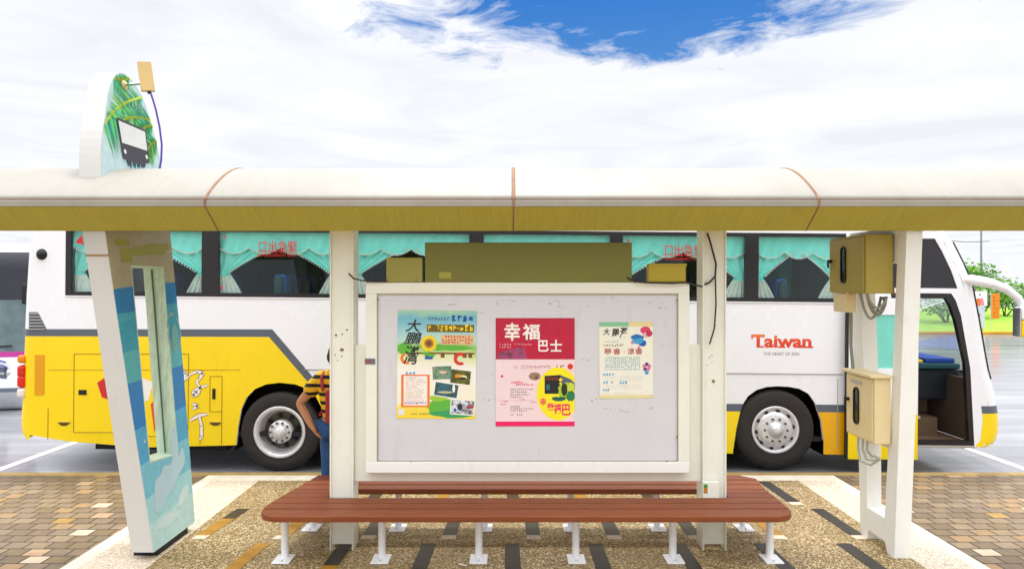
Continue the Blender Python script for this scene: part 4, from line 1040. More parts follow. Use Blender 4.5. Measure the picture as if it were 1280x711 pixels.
for cxx in (.145, .50, .845, .965):       # slab serifs of the lettering
    xx = X0 + (X1 - X0) * cxx; m.add([(xx - .05, -.0014, z0_), (xx + .05, -.0014, z0_), (xx + .05, -.0014, z0_ + .022), (xx - .05, -.0014, z0_ + .022)], [(0, 1, 2, 3)], M_tw)
for xx in (X0 + .006,): m.add([(xx - .012, -.0014, z1_ - .06), (xx + .012, -.0014, z1_ - .06), (xx + .012, -.0014, z1_), (xx - .012, -.0014, z1_)], [(0, 1, 2, 3)], M_tw)
m.text('THE HEART OF ASIA', (qx(953), L(975, 444)[1], qx(998), L(975, 440)[1]), fs, ink('8A8C92'), .01)
m.build('side_lettering', BUS)
# far side, roof, floor, ends
m = MB(); WID = 2.5
far = [(XB0, .30), (5.0, ZB)] + [(fx(z) - SET, z) for z in (.14, .63, 1.28, 1.98, 2.6, 3.0, 3.14)] + [(XB0, ZTOP)]
fdoor = [(5.5, 1.75), (fx(1.75) - SET - .10, 1.75), (fx(2.5) - SET - .10, 2.5), (fx(2.9) - SET - .1, 2.9), (5.5, 2.9)]
m.plate(far, [[(-6.0, wz0), (4.7, wz0), (4.7, wz1), (-6.0, wz1)], fdoor], lambda a, b, d: (a, WID - d, b), 0, .04, M_busw)
m.build('far_side_shell', BUS)
m = MB(); m.box((-6.0, WID - .02, wz0), (4.7, WID - .012, wz1), glass('far_glass', '7F9E98', .08)); m.build('far_window', BUS)
m = MB(); N = 90
vv = [(-6.0 + 10.7 * i / N, WID - .10 + .03 * math.sin(i * 1.7), z) for z in (wz1 + .02, wz0 - .02) for i in range(N + 1)]
m.add(vv, [(i, i + 1, N + 2 + i, N + 1 + i) for i in range(N)], mat('far_dimming_curtain', '1E6B5C', .8, var=.4, vscale=3), True); m.build('far_dimming_curtain', BUS)  # closed dark curtain added to keep the cabin dim
m = MB(); N = 16; XS = [XB0 + .0] + [XB0 + 1 + k for k in range(11)] + [fx(3.14) - SET]
vv = [(x, WID / 2 - WID / 2 * math.cos(math.pi * k / N), ZTOP + .20 * math.sin(math.pi * k / N) ** .6) for x in XS for k in range(N + 1)]
m.add(vv, [(i * (N + 1) + k, (i + 1) * (N + 1) + k, (i + 1) * (N + 1) + k + 1, i * (N + 1) + k + 1) for i in range(len(XS) - 1) for k in range(N)], M_busw, True)
m.build('roof', BUS)
def cap(levels, corner, half, sgn, bulge, mt_of, parts, post=0):
    """rounded end of the coach: levels (z, x_out, x_in); plan runs from the near to the far side"""
    plan = []
    for k in range(9): a = math.pi / 2 * k / 8; plan.append((math.sin(a), corner * (1 - math.cos(a))))
    nears = plan; cnt = 6
    rows = []
    for z, xo, xi in levels:
        row = [(xi + (xo - xi) * s_, y, z) for s_, y in nears]
        row += [(xo + sgn * bulge * math.sin(math.pi * k / (cnt + 1)), corner + (WID - 2 * corner) * k / (cnt + 1), z) for k in range(1, cnt + 1)]
        row += [(xi + (xo - xi) * s_, WID - y, z) for s_, y in reversed(nears)]
        rows.append(row)
    for i in range(len(rows) - 1):
        name, mt = mt_of((levels[i][0] + levels[i + 1][0]) / 2)
        mb_ = parts.setdefault(name, MB()); n = len(rows[i])
        ks = range(n - 1)
        if name == 'windscreen' and post:
            for w_, pk in (('windscreen_post|near', [k for k in ks if k < post]), ('windscreen_post|far', [k for k in ks if k >= n - 1 - post])):
                parts.setdefault(w_, MB()).add(rows[i] + rows[i + 1], [(k, k + 1, n + k + 1, n + k) for k in pk], M_busw, True)
            ks = [k for k in ks if post <= k < n - 1 - post]
        mb_.add(rows[i] + rows[i + 1], [(k, k + 1, n + k + 1, n + k) for k in ks], mt, True)
    return rows
zs = sorted({.25, .28, .34, .45, STZ0, STZ1, .95, 1.16, 1.28, 1.6, 1.98, 2.42, 2.7, 2.97, 3.14, .63})
parts = {}
def fm(z):
    if z < STZ0: return 'bumper', M_yel
    if z < STZ1: return 'front_stripe', M_grey
    if z < 1.16: return 'front_panel', M_busw
    if z < 2.97: return 'windscreen', glass('windscreen_glass', 'FAFDFC', .05)
    return 'front_brow', M_busw
rows = cap([(z, fx(z), fx(z) - SET) for z in zs], .30, WID / 2, 1, .06, fm, parts, 4)
rw = {z: row for z, row in zip(zs, rows)}
pm = MB()
zz = [z for z in zs if 1.16 <= z <= 2.97]
for idx in (4, -5): pm.tube([Vector(rw[z][idx]) for z in zz], .016, M_frame, 8)      # dark rubber round the windscreen
for z in (1.16, 2.97): pm.tube([Vector(p) for p in rw[z][4:-4]], .016, M_frame, 8)
pm.build('windscreen_rubber', BUS)
for n_, mb_ in parts.items(): mb_.weld().build(n_.split('|')[0], BUS)
parts = {}
RE = [(.24, -6.52), (.30, -6.60), (.45, -6.62), (.80, -6.60), (L(23, 420)[1], -6.57), (L(23, 411)[1], -6.57), (2.2, -6.55), (2.8, -6.50), (3.14, -6.42)]
cap([(z, x, XB0) for z, x in RE], .16, WID / 2, -1, .05, lambda z: ('rear_bumper', M_yel) if z < L(23, 420)[1] else (('rear_stripe', M_grey) if z < L(23, 411)[1] else ('rear_panel', M_busw)), parts)
for n_, mb_ in parts.items(): mb_.weld().build(n_, BUS)
for i, (py, h, c) in enumerate(((449, .11, 'F08A18'), (464, .16, 'D8261E'), (477, .16, 'E0281E'), (491, .13, 'EFE6E2'))):
    m = MB(); c_ = L(28, py); m.box((-6.605, -.012, c_[1] - h * .5), (-6.50, .16, c_[1] + h * .5), mat('lens_' + c, c, .15, var=.1), .035); m.build('tail_light', BUS)
m = MB(); m.box((-6.3, .05, .30), (5.0, WID - .05, .36), M_black); m.box((-6.3, .05, 1.05), (4.9, WID - .05, 1.12), mat('cabin_floor', '4A4038', .8))
m.box((-5.85, .50, .0), (-4.0, WID - .06, .30), M_black); m.box((-2.2, .45, -.02), (2.7, WID - .06, .30), M_black); m.box((-4.0, 1.05, .02), (-2.2, WID - .5, .30), M_black); m.box((2.7, 1.05, .02), (4.6, WID - .4, .30), M_black)  # low black fill boxes added to block light beneath the coach
m.box((4.84, .06, .30), (4.9, WID - .06, 1.6), mat('cabin_wall', '3A352F', .7)); m.build('floor', BUS)
for pl in (archR, archF):
    m = MB(); xa, xb = pl[0][0] - .03, pl[-1][0] + .03; zt = max(p[1] for p in pl) + .05
    m.box((xa, .045, .37), (xb, 1.0, zt), M_black)
    m.v = m.v; m.build('wheel_housing', BUS) if False else None
    w_ = MB()
    w_.add([(xa, .06, .10), (xb, .06, .10), (xb, .75, .10), (xa, .75, .10), (xa, .06, zt), (xb, .06, zt), (xb, .75, zt), (xa, .75, zt)], [(2, 3, 7, 6), (4, 5, 6, 7), (0, 3, 7, 4), (1, 2, 6, 5)], M_black); w_.build('wheel_housing', BUS)
# cabin: steps, dash, seats
m = MB(); M_hl = mat('dim_headliner', '3A403E', .9); m.box((-6.3, .06, 3.085), (4.9, WID - .06, 3.10), M_hl); m.build('dim_headliner', BUS)  # dark ceiling sheet added so the cabin looks dim through the windows
m = MB(); m.box((-6.3, WID - .062, 1.12), (5.45, WID - .045, wz0 - .02), M_hl); m.box((4.72, WID - .062, wz0 - .02), (5.45, WID - .045, 3.08), M_hl); m.build('cabin_dimming_sheet', BUS)  # dark sheets added over the pale far wall, cabin shade as colour
m = MB(); m.box((6.17, .20, .30), (6.21, WID - .2, 1.14), mat('front_lining', '5A4C3C', .8)); m.build('front_lining', BUS)
m = MB(); M_step = mat('step_floor', '7A6248', .7, var=.2)
m.box((DX0, .05, dz0 - .03), (5.98, 1.0, dz0 + .02), M_step); m.box((5.98, .22, dz0 - .03), (6.19, 1.4, dz0 + .02), M_step); m.box((DX0, .55, dz0 + .02), (6.0, 1.3, dz0 + .27), M_step); m.box((DX0, .95, dz0 + .27), (6.1, WID - .1, dz0 + .55), M_step)
m.box((DX0, .53, dz0 + .25), (5.75, .90, dz0 + .29), mat('step_edge', 'E6E2DC', .5), .005); m.build('entrance_step', BUS)
m = MB(); M_dash = mat('dash_dark', '1E2630', .5, var=.2)
m.box((5.72, .62, dz0 + .50), (6.36, WID - .12, 1.22), M_dash, .04); m.box((5.66, .56, 1.22), (6.33, WID - .12, 1.30), mat('dash_teal', '1F5A66', .5), .02)
m.box((5.85, .60, 1.30), (6.28, WID - .3, 1.37), mat('dash_cloth_blue', '1F4FB0', .7), .02); m.box((5.60, .55, 1.30), (5.80, .8, 1.35), mat('yellow_cloth', 'E8C83A', .8), .02)
m.box((5.42, .66, 1.05), (5.47, .72, 1.55), M_dash, .01); m.build('dashboard', BUS)
M_seat, M_head = mat('seat_cloth', '24505A', .8, var=.3), mat('headrest_blue', '2A78D8', .7, var=.15)
sm = MB(); sm.box((-.22, -.22, 0), (.22, .22, .14), M_seat, .04); sm.box((-.25, -.22, .1), (-.12, .22, 1.18), M_seat, .05); sm.box((-.262, -.15, .92), (-.105, .15, 1.20), M_head, .04)
first = None
for x in [-5.6 + .86 * k for k in range(12)]:
    for y in (.40, .88, 1.70, 2.16):
        if y > 1 and abs(x) > 5.5: continue
        if first is None: first = sm.build('seat', BUS); o = first
        else: o = first.copy(); COL.objects.link(o); o.parent = BUS
        o.location = (x, y, 1.27)
# open entrance door standing outside the shell
m = MB(); X0, X1 = qx(1055), qx(1141); z0_, z1_ = L(1060, 571)[1], L(1060, 372)[1]
gl_ = [(qx(1074), 1.30), (X1 - .10, 1.30), (X1 - .10, z1_ - .22), (qx(1074), z1_ - .22)]
m.plate([(X0, STZ0), (X1, STZ0), (X1, z1_), (X0, z1_)], [gl_], side, .06, .10, M_busw)
m.plate([(X0, z0_), (X1, z0_), (X1, STZ0), (X0, STZ0)], [], side, .06, .10, M_yel)
dr = m.build('door', BUS)
m = MB(); m.plate(gl_, [], side, .075, .085, mat('mint_reflection_paint', '7FDCCB', .12, var=.15, vscale=3)); m.build('door_pane', dr)  # mint reflection painted in as an opaque pane colour
m = MB(); m.box((X0 - .03, -.10, z0_), (X0 - .001, -.055, z1_), M_black); m.box((X0 + .03, -.115, L(0, 515)[1] - .05), (X0 + .06, -.101, L(0, 490)[1]), M_grey); m.build('door_seal', dr)
m = MB()                                              # black door surround
dd_ = [(a * .0 + x, z) for a, (x, z) in enumerate(door)]
def inset(poly, t): c = (sum(p[0] for p in poly) / len(poly), sum(p[1] for p in poly) / len(poly)); return [(x + (t if x < c[0] else -t), z + (t if z < c[1] else -t)) for x, z in poly]
m.plate(door, [inset(door, .07)], side, -.06, .003, M_frame)
m.box((DX0, -.02, dz0 - .03), (DX1(dz0), -.0045, dz0 + .005), M_chrome, .004); m.build('door_surround', BUS)
# mirror on its swan-neck arm
m = MB()
def P(px, py, Y): p = W(px, py, Y); return (p[0], p[1] - 9.05, p[2] + TL * p[0])
m.tube([P(1200, 349, 9.10), P(1212, 350, 9.06), P(1226, 352, 9.0), P(1240, 355, 8.95), P(1256, 361, 8.9), P(1270, 372, 8.88), P(1279, 386, 8.88), P(1281, 398, 8.88)], [.05, .07, .068, .06, .055, .05, .045, .04], M_busw, 12)
mi = m.build('mirror_arm', BUS)
m = MB()
c = Vector(P(1285, 402, 8.88))
m.box((c.x - .16, c.y - .09, c.z - .20), (c.x + .12, c.y + .06, c.z + .02), M_yel, .03); m.box((c.x - .165, c.y - .095, c.z + .022), (c.x + .125, c.y + .065, c.z + .20), M_busw, .03)
m.build('mirror_housing', mi)
m = MB(); m.box((c.x - .185, c.y - .09, c.z - .19), (c.x - .17, c.y + .05, c.z + .18), M_chrome, .006); m.build('mirror_glass', mi)
m = MB(); m.tube([P(1200, 345, 9.14), P(1207, 352, 9.1), P(1209, 362, 9.12)], .02, M_rust, 6); m.build('mirror_hinge', mi)
# wheels
def wheel(px, py, rad, rear_):
    cx, cz = L(px, py); y0 = .02
    r = bpy.data.objects.new('wheel', None); COL.objects.link(r); r.parent = BUS; r.location = (cx, y0, cz)
    R_ = rad; ri = .335 if rear_ else .305
    m = MB(); m.lathe([(ri, .0), (ri + .02, -.012), (ri + .07, -.02), (R_ - .09, -.022), (R_ - .03, -.012), (R_ - .008, .01), (R_, .04), (R_, .26), (R_ - .02, .29), (ri, .30)], (0, 0, 0), M_tyre, 64)
    for k in range(48):                                # shoulder blocks
        a = 2 * math.pi * k / 48; ca, sa = math.cos(a), math.sin(a); w2 = .018
        m.add([((R_ - .055) * ca - w2 * sa, -.0195, (R_ - .055) * sa + w2 * ca), ((R_ - .055) * ca + w2 * sa, -.0195, (R_ - .055) * sa - w2 * ca), ((R_ + .002) * ca + w2 * sa, .02, (R_ + .002) * sa - w2 * ca), ((R_ + .002) * ca - w2 * sa, .02, (R_ + .002) * sa + w2 * ca)], [(0, 1, 2, 3)], M_tyre)
    m.build('tyre', r)
    m = MB()
    if rear_:
        m.lathe([(ri + .005, -.005), (ri + .012, -.02), (ri - .005, -.026), (ri - .03, -.012), (ri - .05, .03), (ri - .065, .08), (ri - .085, .13)], (0, 0, 0), M_rim, 56)
        m.lathe([(ri - .085, .13), (ri - .12, .15), (.16, .145), (.155, .10), (.0, .10)], (0, 0, 0), M_rimd, 48)
        for k in range(8):
            a = 2 * math.pi * k / 8 + .2; m.lathe([(0, .128), (.028, .130), (.03, .15)], (.205 * math.cos(a), 0, .205 * math.sin(a)), M_black, 14)
    else:
        m.lathe([(ri + .005, -.005), (ri + .012, -.02), (ri - .005, -.026), (ri - .03, -.01), (ri - .045, .03), (ri - .06, .03), (.23, -.02), (.17, -.035), (.0, -.035)], (0, 0, 0), M_rim, 56)
        for k in range(10):
            a = 2 * math.pi * k / 10 + .15; m.lathe([(0, -.009), (.022, -.008), (.025, .02)], (.245 * math.cos(a), 0, .245 * math.sin(a)), M_black, 14)
    m.build('rim', r)
    m = MB()
    if rear_: m.lathe([(.155, .12), (.15, .0), (.12, -.01), (.075, -.012), (.07, -.07), (.055, -.085), (.0, -.088)], (0, 0, 0), M_rim, 32)
    else: m.lathe([(.11, -.034), (.10, -.055), (.06, -.06), (.055, -.085), (.04, -.095), (.0, -.097)], (0, 0, 0), M_rim, 32)
    m.build('hub', r)
    m = MB(); br = .125 if rear_ else .15
    for k in range(10):
        a = 2 * math.pi * k / 10; m.lathe([(0, -.03 if rear_ else -.06), (.014, -.03 if rear_ else -.058), (.016, -.005 if rear_ else -.03)], (br * math.cos(a), 0, br * math.sin(a)), M_rimd, 8)
    m.build('wheel_nut', r)
    return r
wheel(349, 540, .525, True); wheel(969, 537, .525, False)
for px in (349, 969):
    cx, cz = L(px, 540); m = MB()
    m.lathe([(.30, 0), (.525, .02), (.525, .26), (.30, .28)], (cx, WID - .32, cz), M_tyre, 32); m.build('far_wheel', BUS)

# ------------------------------------------------------------------ second coach at the left edge
CO = thing('tour_coach', 'white tour coach with a magenta stripe and dark windscreen behind the yellow coach', 'coach', (-12.16, 13.6, RZ), world=False)
CO.rotation_euler = (0, 0, R(-90))
CH = 3.32
lv = [(.02, .05), (.10, .16), (.37, .20), (.45, .18), (.64, .18), (.98, .14), (1.05, .13), (1.16, .12), (1.32, .08), (1.75, .0), (2.18, -.08), (2.73, -.16), (3.0, -.22), (3.15, -.30), (3.26, -.44), (CH, -.62)]
M_mag = mat('magenta_stripe', 'C8389A', .35); M_sil = mat('silver_bumper', 'B9BCC2', .4, var=.1)
M_wdark = mat('dark_windscreen', '2E2E36', .08, var=.3, vscale=2); M_wmid = mat('windscreen_painted_reflection', '6A7C80', .06, var=.4, vscale=2.5)  # lower windscreen: reflected landscape put into the base colour
def cm(z):
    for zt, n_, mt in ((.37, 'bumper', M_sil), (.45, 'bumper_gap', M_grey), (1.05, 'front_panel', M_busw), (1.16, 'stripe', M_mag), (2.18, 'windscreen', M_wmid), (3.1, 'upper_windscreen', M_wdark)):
        if z < zt: return n_, mt
    return 'roof_brow', M_busw
parts = {}; cap([(z, x, x - .30) for z, x in lv], .22, 1.25, 1, .12, cm, parts)
for n_, mb_ in parts.items(): mb_.weld().build(n_, CO)
m = MB()
for y in (.0, WID):
    xx = [(x - .30, z) for z, x in lv]
    o_ = 0 if y == 0 else -.04
    m.plate([(-11.5, .25)] + xx + [(-11.5, CH)], [], lambda a, b, d: (a, y + o_ + d, b), 0, .04, M_busw)
m.box((-11.5, .04, CH - .03), (-.85, WID - .04, CH), M_busw, .01); m.box((-11.5, .04, .25), (-11.46, WID - .04, CH - .03), M_busw); m.box((-11.4, .05, .25), (-.4, WID - .05, .3), M_black); m.build('body', CO)
m = MB()
for y in (-.004, WID + .0005): m.box((-11.0, y, 1.55), (-.9, y + .0035, 2.95), M_wdark)
m.build('side_window', CO)
m = MB(); m.box((.16, .5, .64), (.215, 2.2, .86), M_grey, .01); m.build('grille', CO)
for y in (.25, 2.0):
    m = MB(); m.ball((.15, y + .12, .74), (.07, .15, .09), M_chrome, 14); m.build('headlight', CO)
m = MB(); m.tube([(.20, .4, 1.22), (.17, 1.2, 1.30)], .012, M_black, 6); m.tube([(.20, 1.35, 1.22), (.14, 2.25, 1.28)], .016, M_black, 6); m.build('wiper', CO)
m = MB(); m.tube([(-.1, WID + .02, 2.75), (.12, WID + .10, 2.7), (.16, WID + .10, 2.5)], .025, M_black, 8); m.box((.10, WID - .02, 2.1), (.2, WID + .16, 2.5), M_black, .03); m.build('mirror', CO)
m = MB()
for k, pts in enumerate(([(1.98, .92), (2.10, .99), (2.2, .96)], [(2.0, .86), (2.12, .90), (2.22, .86), (2.18, .80)])):
    m.tube([(.225, y, z) for y, z in pts], .014, ink('2A3A9A'), 6)
m.build('front_lettering', CO)
for x in (-2.6, -8.6):
    for y in (0.02, WID - .3):
        m = MB(); m.lathe([(0, .02), (.30, .0), (.5, .0), (.5, .27), (.3, .28), (0, .26)], (x, y, .5), M_tyre, 32); m.build('wheel', CO)

# ------------------------------------------------------------------ person behind the left column
PE = thing('person', 'person in yellow and black striped shirt and jeans, hand on hip behind left column', 'person', (-1.825, 7.05, 0), world=False)
PE.rotation_euler = (0, 0, R(-12))                    # facing away from the camera, towards the coach
M_skin = mat('skin', 'C98A62', .55, var=.1); M_jean = mat('denim', '2F5688', .85, var=.3, vscale=10); M_hair = mat('hair_dark', '1A1614', .6)
def skin(name, pts, edges, radii, mt, parent, sub=2, cut=None):
    me = bpy.data.meshes.new('tmp'); me.from_pydata(pts, edges, []); o = bpy.data.objects.new('tmp', me); COL.objects.link(o)
    md = o.modifiers.new('s', 'SKIN'); md.use_smooth_shade = True
    for i, r in enumerate(radii):
        q = me.skin_vertices[0].data[i]; q.radius = (r, r) if not isinstance(r, tuple) else r; q.use_root = (i == 0)
    sb = o.modifiers.new('b', 'SUBSURF'); sb.levels = sub; sb.render_levels = sub
    bpy.context.view_layer.update()
    m2 = bpy.data.meshes.new_from_object(o.evaluated_get(bpy.context.evaluated_depsgraph_get()))
    bpy.data.objects.remove(o)
    m2.name = name; m2.materials.clear(); m2.materials.append(mt)
    for p in m2.polygons: p.use_smooth = True
    ob = bpy.data.objects.new(name, m2); COL.objects.link(ob); ob.parent = parent; return ob
J = {'pel': (0, 0, .93), 'wai': (0, 0, 1.05), 'che': (0, .02, 1.27), 'nck': (0, 0, 1.43), 'hd0': (0, .01, 1.50), 'hd1': (0, .03, 1.60), 'hd2': (0, .03, 1.68),
     'shL': (-.17, 0, 1.38), 'elL': (-.37, -.08, 1.13), 'wrL': (-.215, -.12, .92), 'haL': (-.165, -.12, .86),
     'shR': (.17, 0, 1.38), 'elR': (.24, .0, 1.10), 'wrR': (.25, .10, .87), 'haR': (.25, .12, .79),
     'hpL': (-.09, 0, .88), 'knL': (-.10, .03, .48), 'anL': (-.11, 0, .085), 'ftL': (-.12, .14, .045), 'hpR': (.09, 0, .88), 'knR': (.11, .04, .48), 'anR': (.12, 0, .085), 'ftR': (.14, .14, .045)}
RD = {'pel': (.13, .10), 'wai': (.125, .095), 'che': (.145, .105), 'nck': .058, 'hd0': .065, 'hd1': (.078, .095), 'hd2': (.055, .065), 'shL': .072, 'elL': .045, 'wrL': .034, 'haL': (.040, .024), 'shR': .072, 'elR': .052, 'wrR': .036, 'haR': (.036, .02), 'hpL': .085, 'knL': .058, 'anL': .042, 'ftL': (.042, .032), 'hpR': .085, 'knR': .058, 'anR': .042, 'ftR': (.042, .032)}
# extra joints on both arms keep the elbow bend sharp
def between(a_, b_, k_): return tuple(J[a_][i] + (J[b_][i] - J[a_][i]) * k_ for i in (0, 1, 2))
J['left_sleeve'] = between('shL', 'elL', .5); J['left_upper'] = between('shL', 'elL', .88); J['left_fore'] = between('elL', 'wrL', .12); J['left_lower'] = between('elL', 'wrL', .45)
J['right_sleeve'] = between('shR', 'elR', .5); J['right_upper'] = between('shR', 'elR', .88); J['right_fore'] = between('elR', 'wrR', .12); J['right_lower'] = between('elR', 'wrR', .45)
RD['left_sleeve'] = RD['right_sleeve'] = .058; RD['left_upper'] = RD['right_upper'] = .047; RD['left_fore'] = RD['right_fore'] = .046; RD['left_lower'] = RD['right_lower'] = .044
fing = []
def hand(side_, sx):
    h = Vector(J['ha' + side_]); d = (h - Vector(J['wr' + side_])).normalized(); acr = Vector((0, 1, 0)); 
    for k, ln in enumerate((.062, .072, .068, .052)):
        off = acr * (.026 - .0175 * k); n0, n1, n2 = f'f{side_}{k}0', f'f{side_}{k}1', f'f{side_}{k}2'
        J[n0] = tuple(h + off + d * .02); J[n1] = tuple(h + off + d * (.02 + ln * .55) + Vector((sx * .008, 0, 0))); J[n2] = tuple(h + off + d * (.02 + ln) + Vector((sx * .022, 0, 0)))
        RD[n0], RD[n1], RD[n2] = .0095, .009, .0075; fing.extend([('ha' + side_, n0), (n0, n1), (n1, n2)])
    J[f't{side_}0'] = tuple(h + acr * .04 - d * .01); J[f't{side_}1'] = tuple(h + acr * .06 + d * .03); RD[f't{side_}0'] = .011; RD[f't{side_}1'] = .009
    fing.extend([('ha' + side_, f't{side_}0'), (f't{side_}0', f't{side_}1')])
hand('L', 1); hand('R', -1)
E = [('pel', 'wai'), ('wai', 'che'), ('che', 'nck'), ('nck', 'hd0'), ('hd0', 'hd1'), ('hd1', 'hd2'),
     ('che', 'shL'), ('shL', 'left_sleeve'), ('left_sleeve', 'left_upper'), ('left_upper', 'elL'), ('elL', 'left_fore'), ('left_fore', 'left_lower'), ('left_lower', 'wrL'), ('wrL', 'haL'),
     ('che', 'shR'), ('shR', 'right_sleeve'), ('right_sleeve', 'right_upper'), ('right_upper', 'elR'), ('elR', 'right_fore'), ('right_fore', 'right_lower'), ('right_lower', 'wrR'), ('wrR', 'haR'),
     ('pel', 'hpL'), ('hpL', 'knL'), ('knL', 'anL'), ('anL', 'ftL'), ('pel', 'hpR'), ('hpR', 'knR'), ('knR', 'anR'), ('anR', 'ftR')] + fing
def sub_skin(name, keys, grow, mt, override=None, sub=2):
    ks = list(keys); JJ = dict(J); JJ.update(override or {})
    ed = [(ks.index(a), ks.index(b)) for a, b in E if a in ks and b in ks]
    rr = [tuple(q + grow for q in (RD[k] if isinstance(RD[k], tuple) else (RD[k],) * 2)) for k in ks]
    return skin(name, [JJ[k] for k in ks], ed, rr, mt, PE, sub)
sub_skin('body', J.keys(), 0, M_skin)
def m_shirt():
    t = NT('striped_shirt'); sp = t.new('SeparateXYZ'); t.link(t.tc.outputs['Object'], sp.inputs[0])
    a = t.new('Math', operation='MULTIPLY'); t.link(sp.outputs[2], a.inputs[0]); a.inputs[1].default_value = 11.5
    b = t.new('Math', operation='FRACT'); t.link(a.outputs[0], b.inputs[0])
    t.link(t.ramp(b.outputs[0], [(0, lin('17151A')), (.42, lin('F0B81C'))], True), t.b.inputs['Base Color']); t.b.inputs['Roughness'].default_value = .85; return t.m
mid = lambda a, b, q: tuple(J[a][i] + (J[b][i] - J[a][i]) * q for i in range(3))
sub_skin('shirt', ['pel', 'wai', 'che', 'nck', 'shL', 'left_sleeve', 'shR', 'right_sleeve'], .028, m_shirt(), {'left_sleeve': mid('shL', 'elL', .68), 'right_sleeve': mid('shR', 'elR', .68), 'nck': mid('che', 'nck', .75)})
sub_skin('jeans', ['pel', 'hpL', 'knL', 'anL', 'hpR', 'knR', 'anR'], .018, M_jean)
M_shoe = mat('shoe', '2A2A2E', .6)
m = MB()
for s_, k in ((-1, 'L'), (1, 'R')): a = J['ft' + k]; m.ball((a[0], a[1] - .05, .05), (.05, .14, .05), M_shoe, 14)
m.build('shoes', PE)
m = MB(); m.ball((0, .02, 1.655), (.088, .108, .085), M_hair, 18); m.ball((0, -.03, 1.615), (.082, .07, .09), M_hair, 16); m.build('hair', PE)
m = MB()
m.ball((0, .138, 1.575), (.014, .02, .022), M_skin, 10)
for s_ in (-1, 1):
    m.ball((s_ * .032, .118, 1.605), (.014, .008, .008), wht, 10); m.ball((s_ * .032, .124, 1.605), (.006, .004, .006), M_black, 8); m.ball((s_ * .088, .03, 1.59), (.012, .025, .034), M_skin, 10)
m.ball((0, .118, 1.535), (.024, .01, .006), mat('lips', 'A85A50', .5), 10); m.build('face', PE)
m = MB(); M_strap = mat('red_strap', 'A81E2A', .6)
m.box((-.03, -.20, .95), (.15, -.125, 1.30), M_strap, .03)
for s_ in (-1, 1): m.tube([(s_ * .07, -.15, 1.28), (s_ * .115, -.10, 1.40), (s_ * .115, -.04, 1.455), (s_ * .115, .06, 1.43), (s_ * .12, .13, 1.30), (s_ * .14, .10, 1.12), (s_ * .13, -.10, 1.02)], .016, M_strap, 8)
m.build('backpack', PE)

# ------------------------------------------------------------------ far right: bank, shrubs, signs, lamp
m = MB(); nx, ny = 40, 10
def bank(x, y): 
    q = max(0, min(1, (y - 34.2) / 11)); return RZ + .02 + .50 * q * q * (3 - 2 * q) + .05 * math.sin(x * .7) * q
vv = [(8 + 72 * i / nx, 34.2 + 26 * j / ny, bank(8 + 72 * i / nx, 34.2 + 26 * j / ny)) for j in range(ny + 1) for i in range(nx + 1)]
m.add(vv, [(j * (nx + 1) + i, j * (nx + 1) + i + 1, (j + 1) * (nx + 1) + i + 1, (j + 1) * (nx + 1) + i) for j in range(ny) for i in range(nx)], M_grass, True); struct(m, 'grass_bank')
m = MB(); m.box((8, 34.0, RZ), (80, 34.18, RZ + .14), mat('painted_kerb', 'E0A81E', .7, var=.3, vscale=1), .02); struct(m, 'painted_kerb')
def bush(x, y, w, h, label, cat='shrub', trunk=.3, dens=900):
    z = bank(x, y) - .02; r = thing('shrub' if cat == 'shrub' else 'tree', label, cat, (x, y, z), 'shrubs and trees on the grass bank')
    rr = random.Random(int(x * 37 + y)); m = MB()
    lobes = [(Vector((rr.uniform(-.45, .45) * w, rr.uniform(-.3, .3) * w, trunk + rr.uniform(.25, .75) * (h - trunk))), rr.uniform(.22, .40)) for _ in range(11)]
    for _ in range(dens):
        c, s_ = rr.choice(lobes); d = Vector((rr.gauss(0, 1), rr.gauss(0, 1), rr.gauss(0, 1))).normalized() * rr.uniform(.55, 1.05)
        p = c + Vector((d.x * s_ * w, d.y * s_ * w, d.z * s_ * (h - trunk) * .8)); p.z = max(.05, p.z)
        sz = rr.uniform(.06, .13) * (1 if cat == 'shrub' else 1.6); a = Vector((rr.gauss(0, 1), rr.gauss(0, 1), rr.gauss(0, .6))).normalized(); b = a.orthogonal().normalized()
        b = (Matrix.Rotation(rr.uniform(0, 6.28), 3, a) @ b)
        q = Vector((x, y, z)) + p
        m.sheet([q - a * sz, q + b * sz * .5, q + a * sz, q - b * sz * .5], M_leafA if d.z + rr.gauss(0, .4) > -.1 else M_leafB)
    m.build('crown', r)
    m = MB()
    for k in range(4):
        c = lobes[k][0]; m.tube([(x + .1 * c.x, y + .1 * c.y, z), (x + c.x * .5, y + c.y * .5, z + c.z * .5), (x + c.x, y + c.y, z + c.z)], [.05, .035, .015], M_bark, 6)
    m.build('trunk', r)
for a in ((25.6, 40, 2.6, 2.0, 'broad bright green shrub seen through the open coach door'), (28.8, 42, 2.6, 2.3, 'round green shrub behind the red and white sign'), (31.5, 43.5, 2.2, 1.9, 'low green shrub between the sign and the orange banner'),
          (33.6, 45, 2.6, 2.4, 'green shrub just right of the orange banner'), (36.6, 46, 3.0, 2.6, 'tallest green shrub at the right edge beyond the mirror'), (22.6, 41, 2.2, 1.7, 'small green shrub left of the broad shrub behind the coach door')):
    bush(*a)
for x, y, w, h, lab in ((40, 58, 5, 4.2, 'leafy tree farthest right on the grass bank'), (31, 60, 6, 2.8, 'wide low tree farthest back behind the orange banner'), (23, 58, 6, 2.6, 'wide low tree farthest back behind the coach')):
    bush(x, y, w, h, lab, 'tree', .8, 1400)
r = thing('sign_board', 'white sign with orange and red marks on the grass bank beside the coach front', 'sign', (W(1224, 400, 35.2)[0], 35.2, bank(24, 35.2)))
x, y = W(1224, 400, 35.2)[0], 35.2
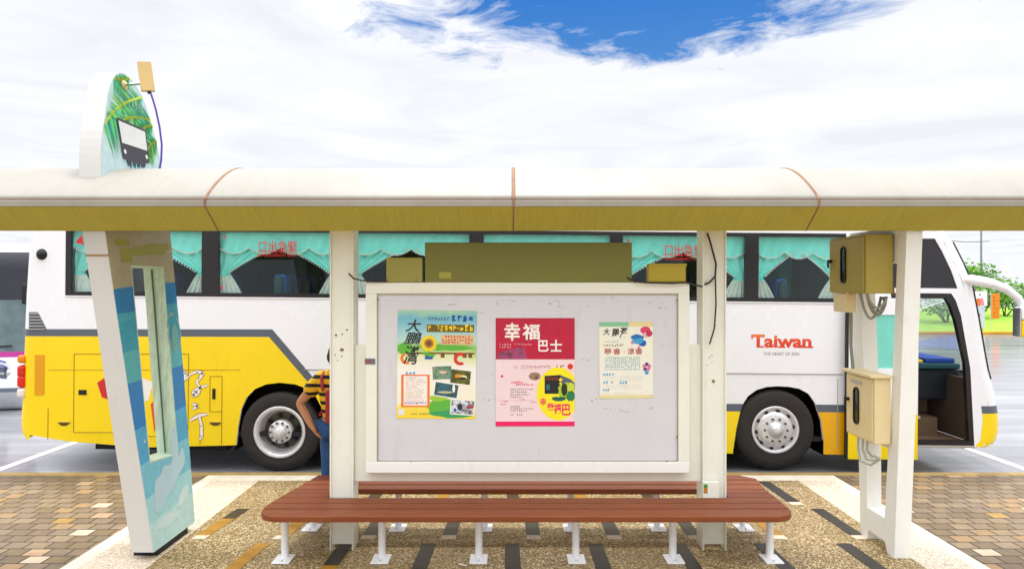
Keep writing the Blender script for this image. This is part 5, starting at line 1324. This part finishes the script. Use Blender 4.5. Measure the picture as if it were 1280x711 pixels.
m = MB(); m.box((x - .42, y, 1.25), (x + .42, y + .05, 2.0), M_steel, .01); m.box((x - .36, y, .1), (x + .30, y + .05, 1.249), mat('sign_pale_blue', 'CDD6E6', .5), .01); m.build('board', r)
m = MB(); fsg = lambda a, b, d: (x + a, y - d, b)
m.prism([(-.28, 1.26), (.06, 1.26), (.10, 1.60), (-.06, 1.66), (-.24, 1.55)], fsg, orng, .001, .004); m.prism([(.06, 1.28), (.28, 1.28), (.20, 1.62), (.10, 1.70)], fsg, pnk, .001, .005); m.prism([(-.10, .66), (.04, .66), (.05, .86), (-.09, .84)], fsg, ink('E0406A'), .001, .004)
m.prism([(-.02, 1.80), (.08, 1.80), (.04, 1.90)], fsg, blk, .001, .004); m.build('sign_marks', r)
m = MB(); m.box((x - .30, y + .052, RZ), (x - .24, y + .10, 1.9), M_chrome); m.box((x + .20, y + .052, RZ), (x + .26, y + .10, 1.9), M_chrome); m.build('post', r)
x, y = W(1244.5, 400, 36.0)[0], 36.0
r = thing('banner', 'upright orange banner on a pole on the grass bank', 'banner', (x, y, bank(x, y)))
m = MB(); m.box((x - .22, y, .55), (x + .22, y + .02, 1.88), mat('banner_orange', 'F08A1E', .7, var=.1), .004); m.build('cloth', r)
m = MB(); fsg = lambda a, b, d: (x + a, y - d, b)
for k in range(6): m.pseudo((-.15, .62 + k * .2, .15, .78 + k * .2), 2, fsg, ink('C8502A'), .002)
m.build('banner_writing', r)
m = MB(); m.tube([(x - .24, y + .01, RZ), (x - .24, y + .01, 1.95)], .02, M_chrome, 8); m.build('pole', r)
x, y = W(1226.5, 300, 60)[0], 60
r = thing('street_lamp', 'thin grey street lamp with a long crossarm far beyond the coach', 'street lamp', (x, y, RZ))
M_lp = mat('lamp_grey', '8E96A0', .5)
m = MB(); m.tube([(x, y, RZ), (x, y, 9.5)], [.11, .07], M_lp, 10); m.build('pole', r)
m = MB(); zt = W(0, 302, 60)[2]; m.tube([(W(1186, 302, 60)[0], y, zt + .1), (x - 1.3, y, zt - .05), (x, y, zt), (x + .7, y, zt + .05)], .045, M_lp, 8); m.build('crossarm', r)
m = MB(); m.box((x - .6, y - .12, 9.45), (x + .1, y + .12, 9.6), M_lp, .04); m.build('lamp_head', r)

for o in bpy.data.objects:
    if '_world' in o.keys(): del o['_world']
bpy.context.view_layer.update()
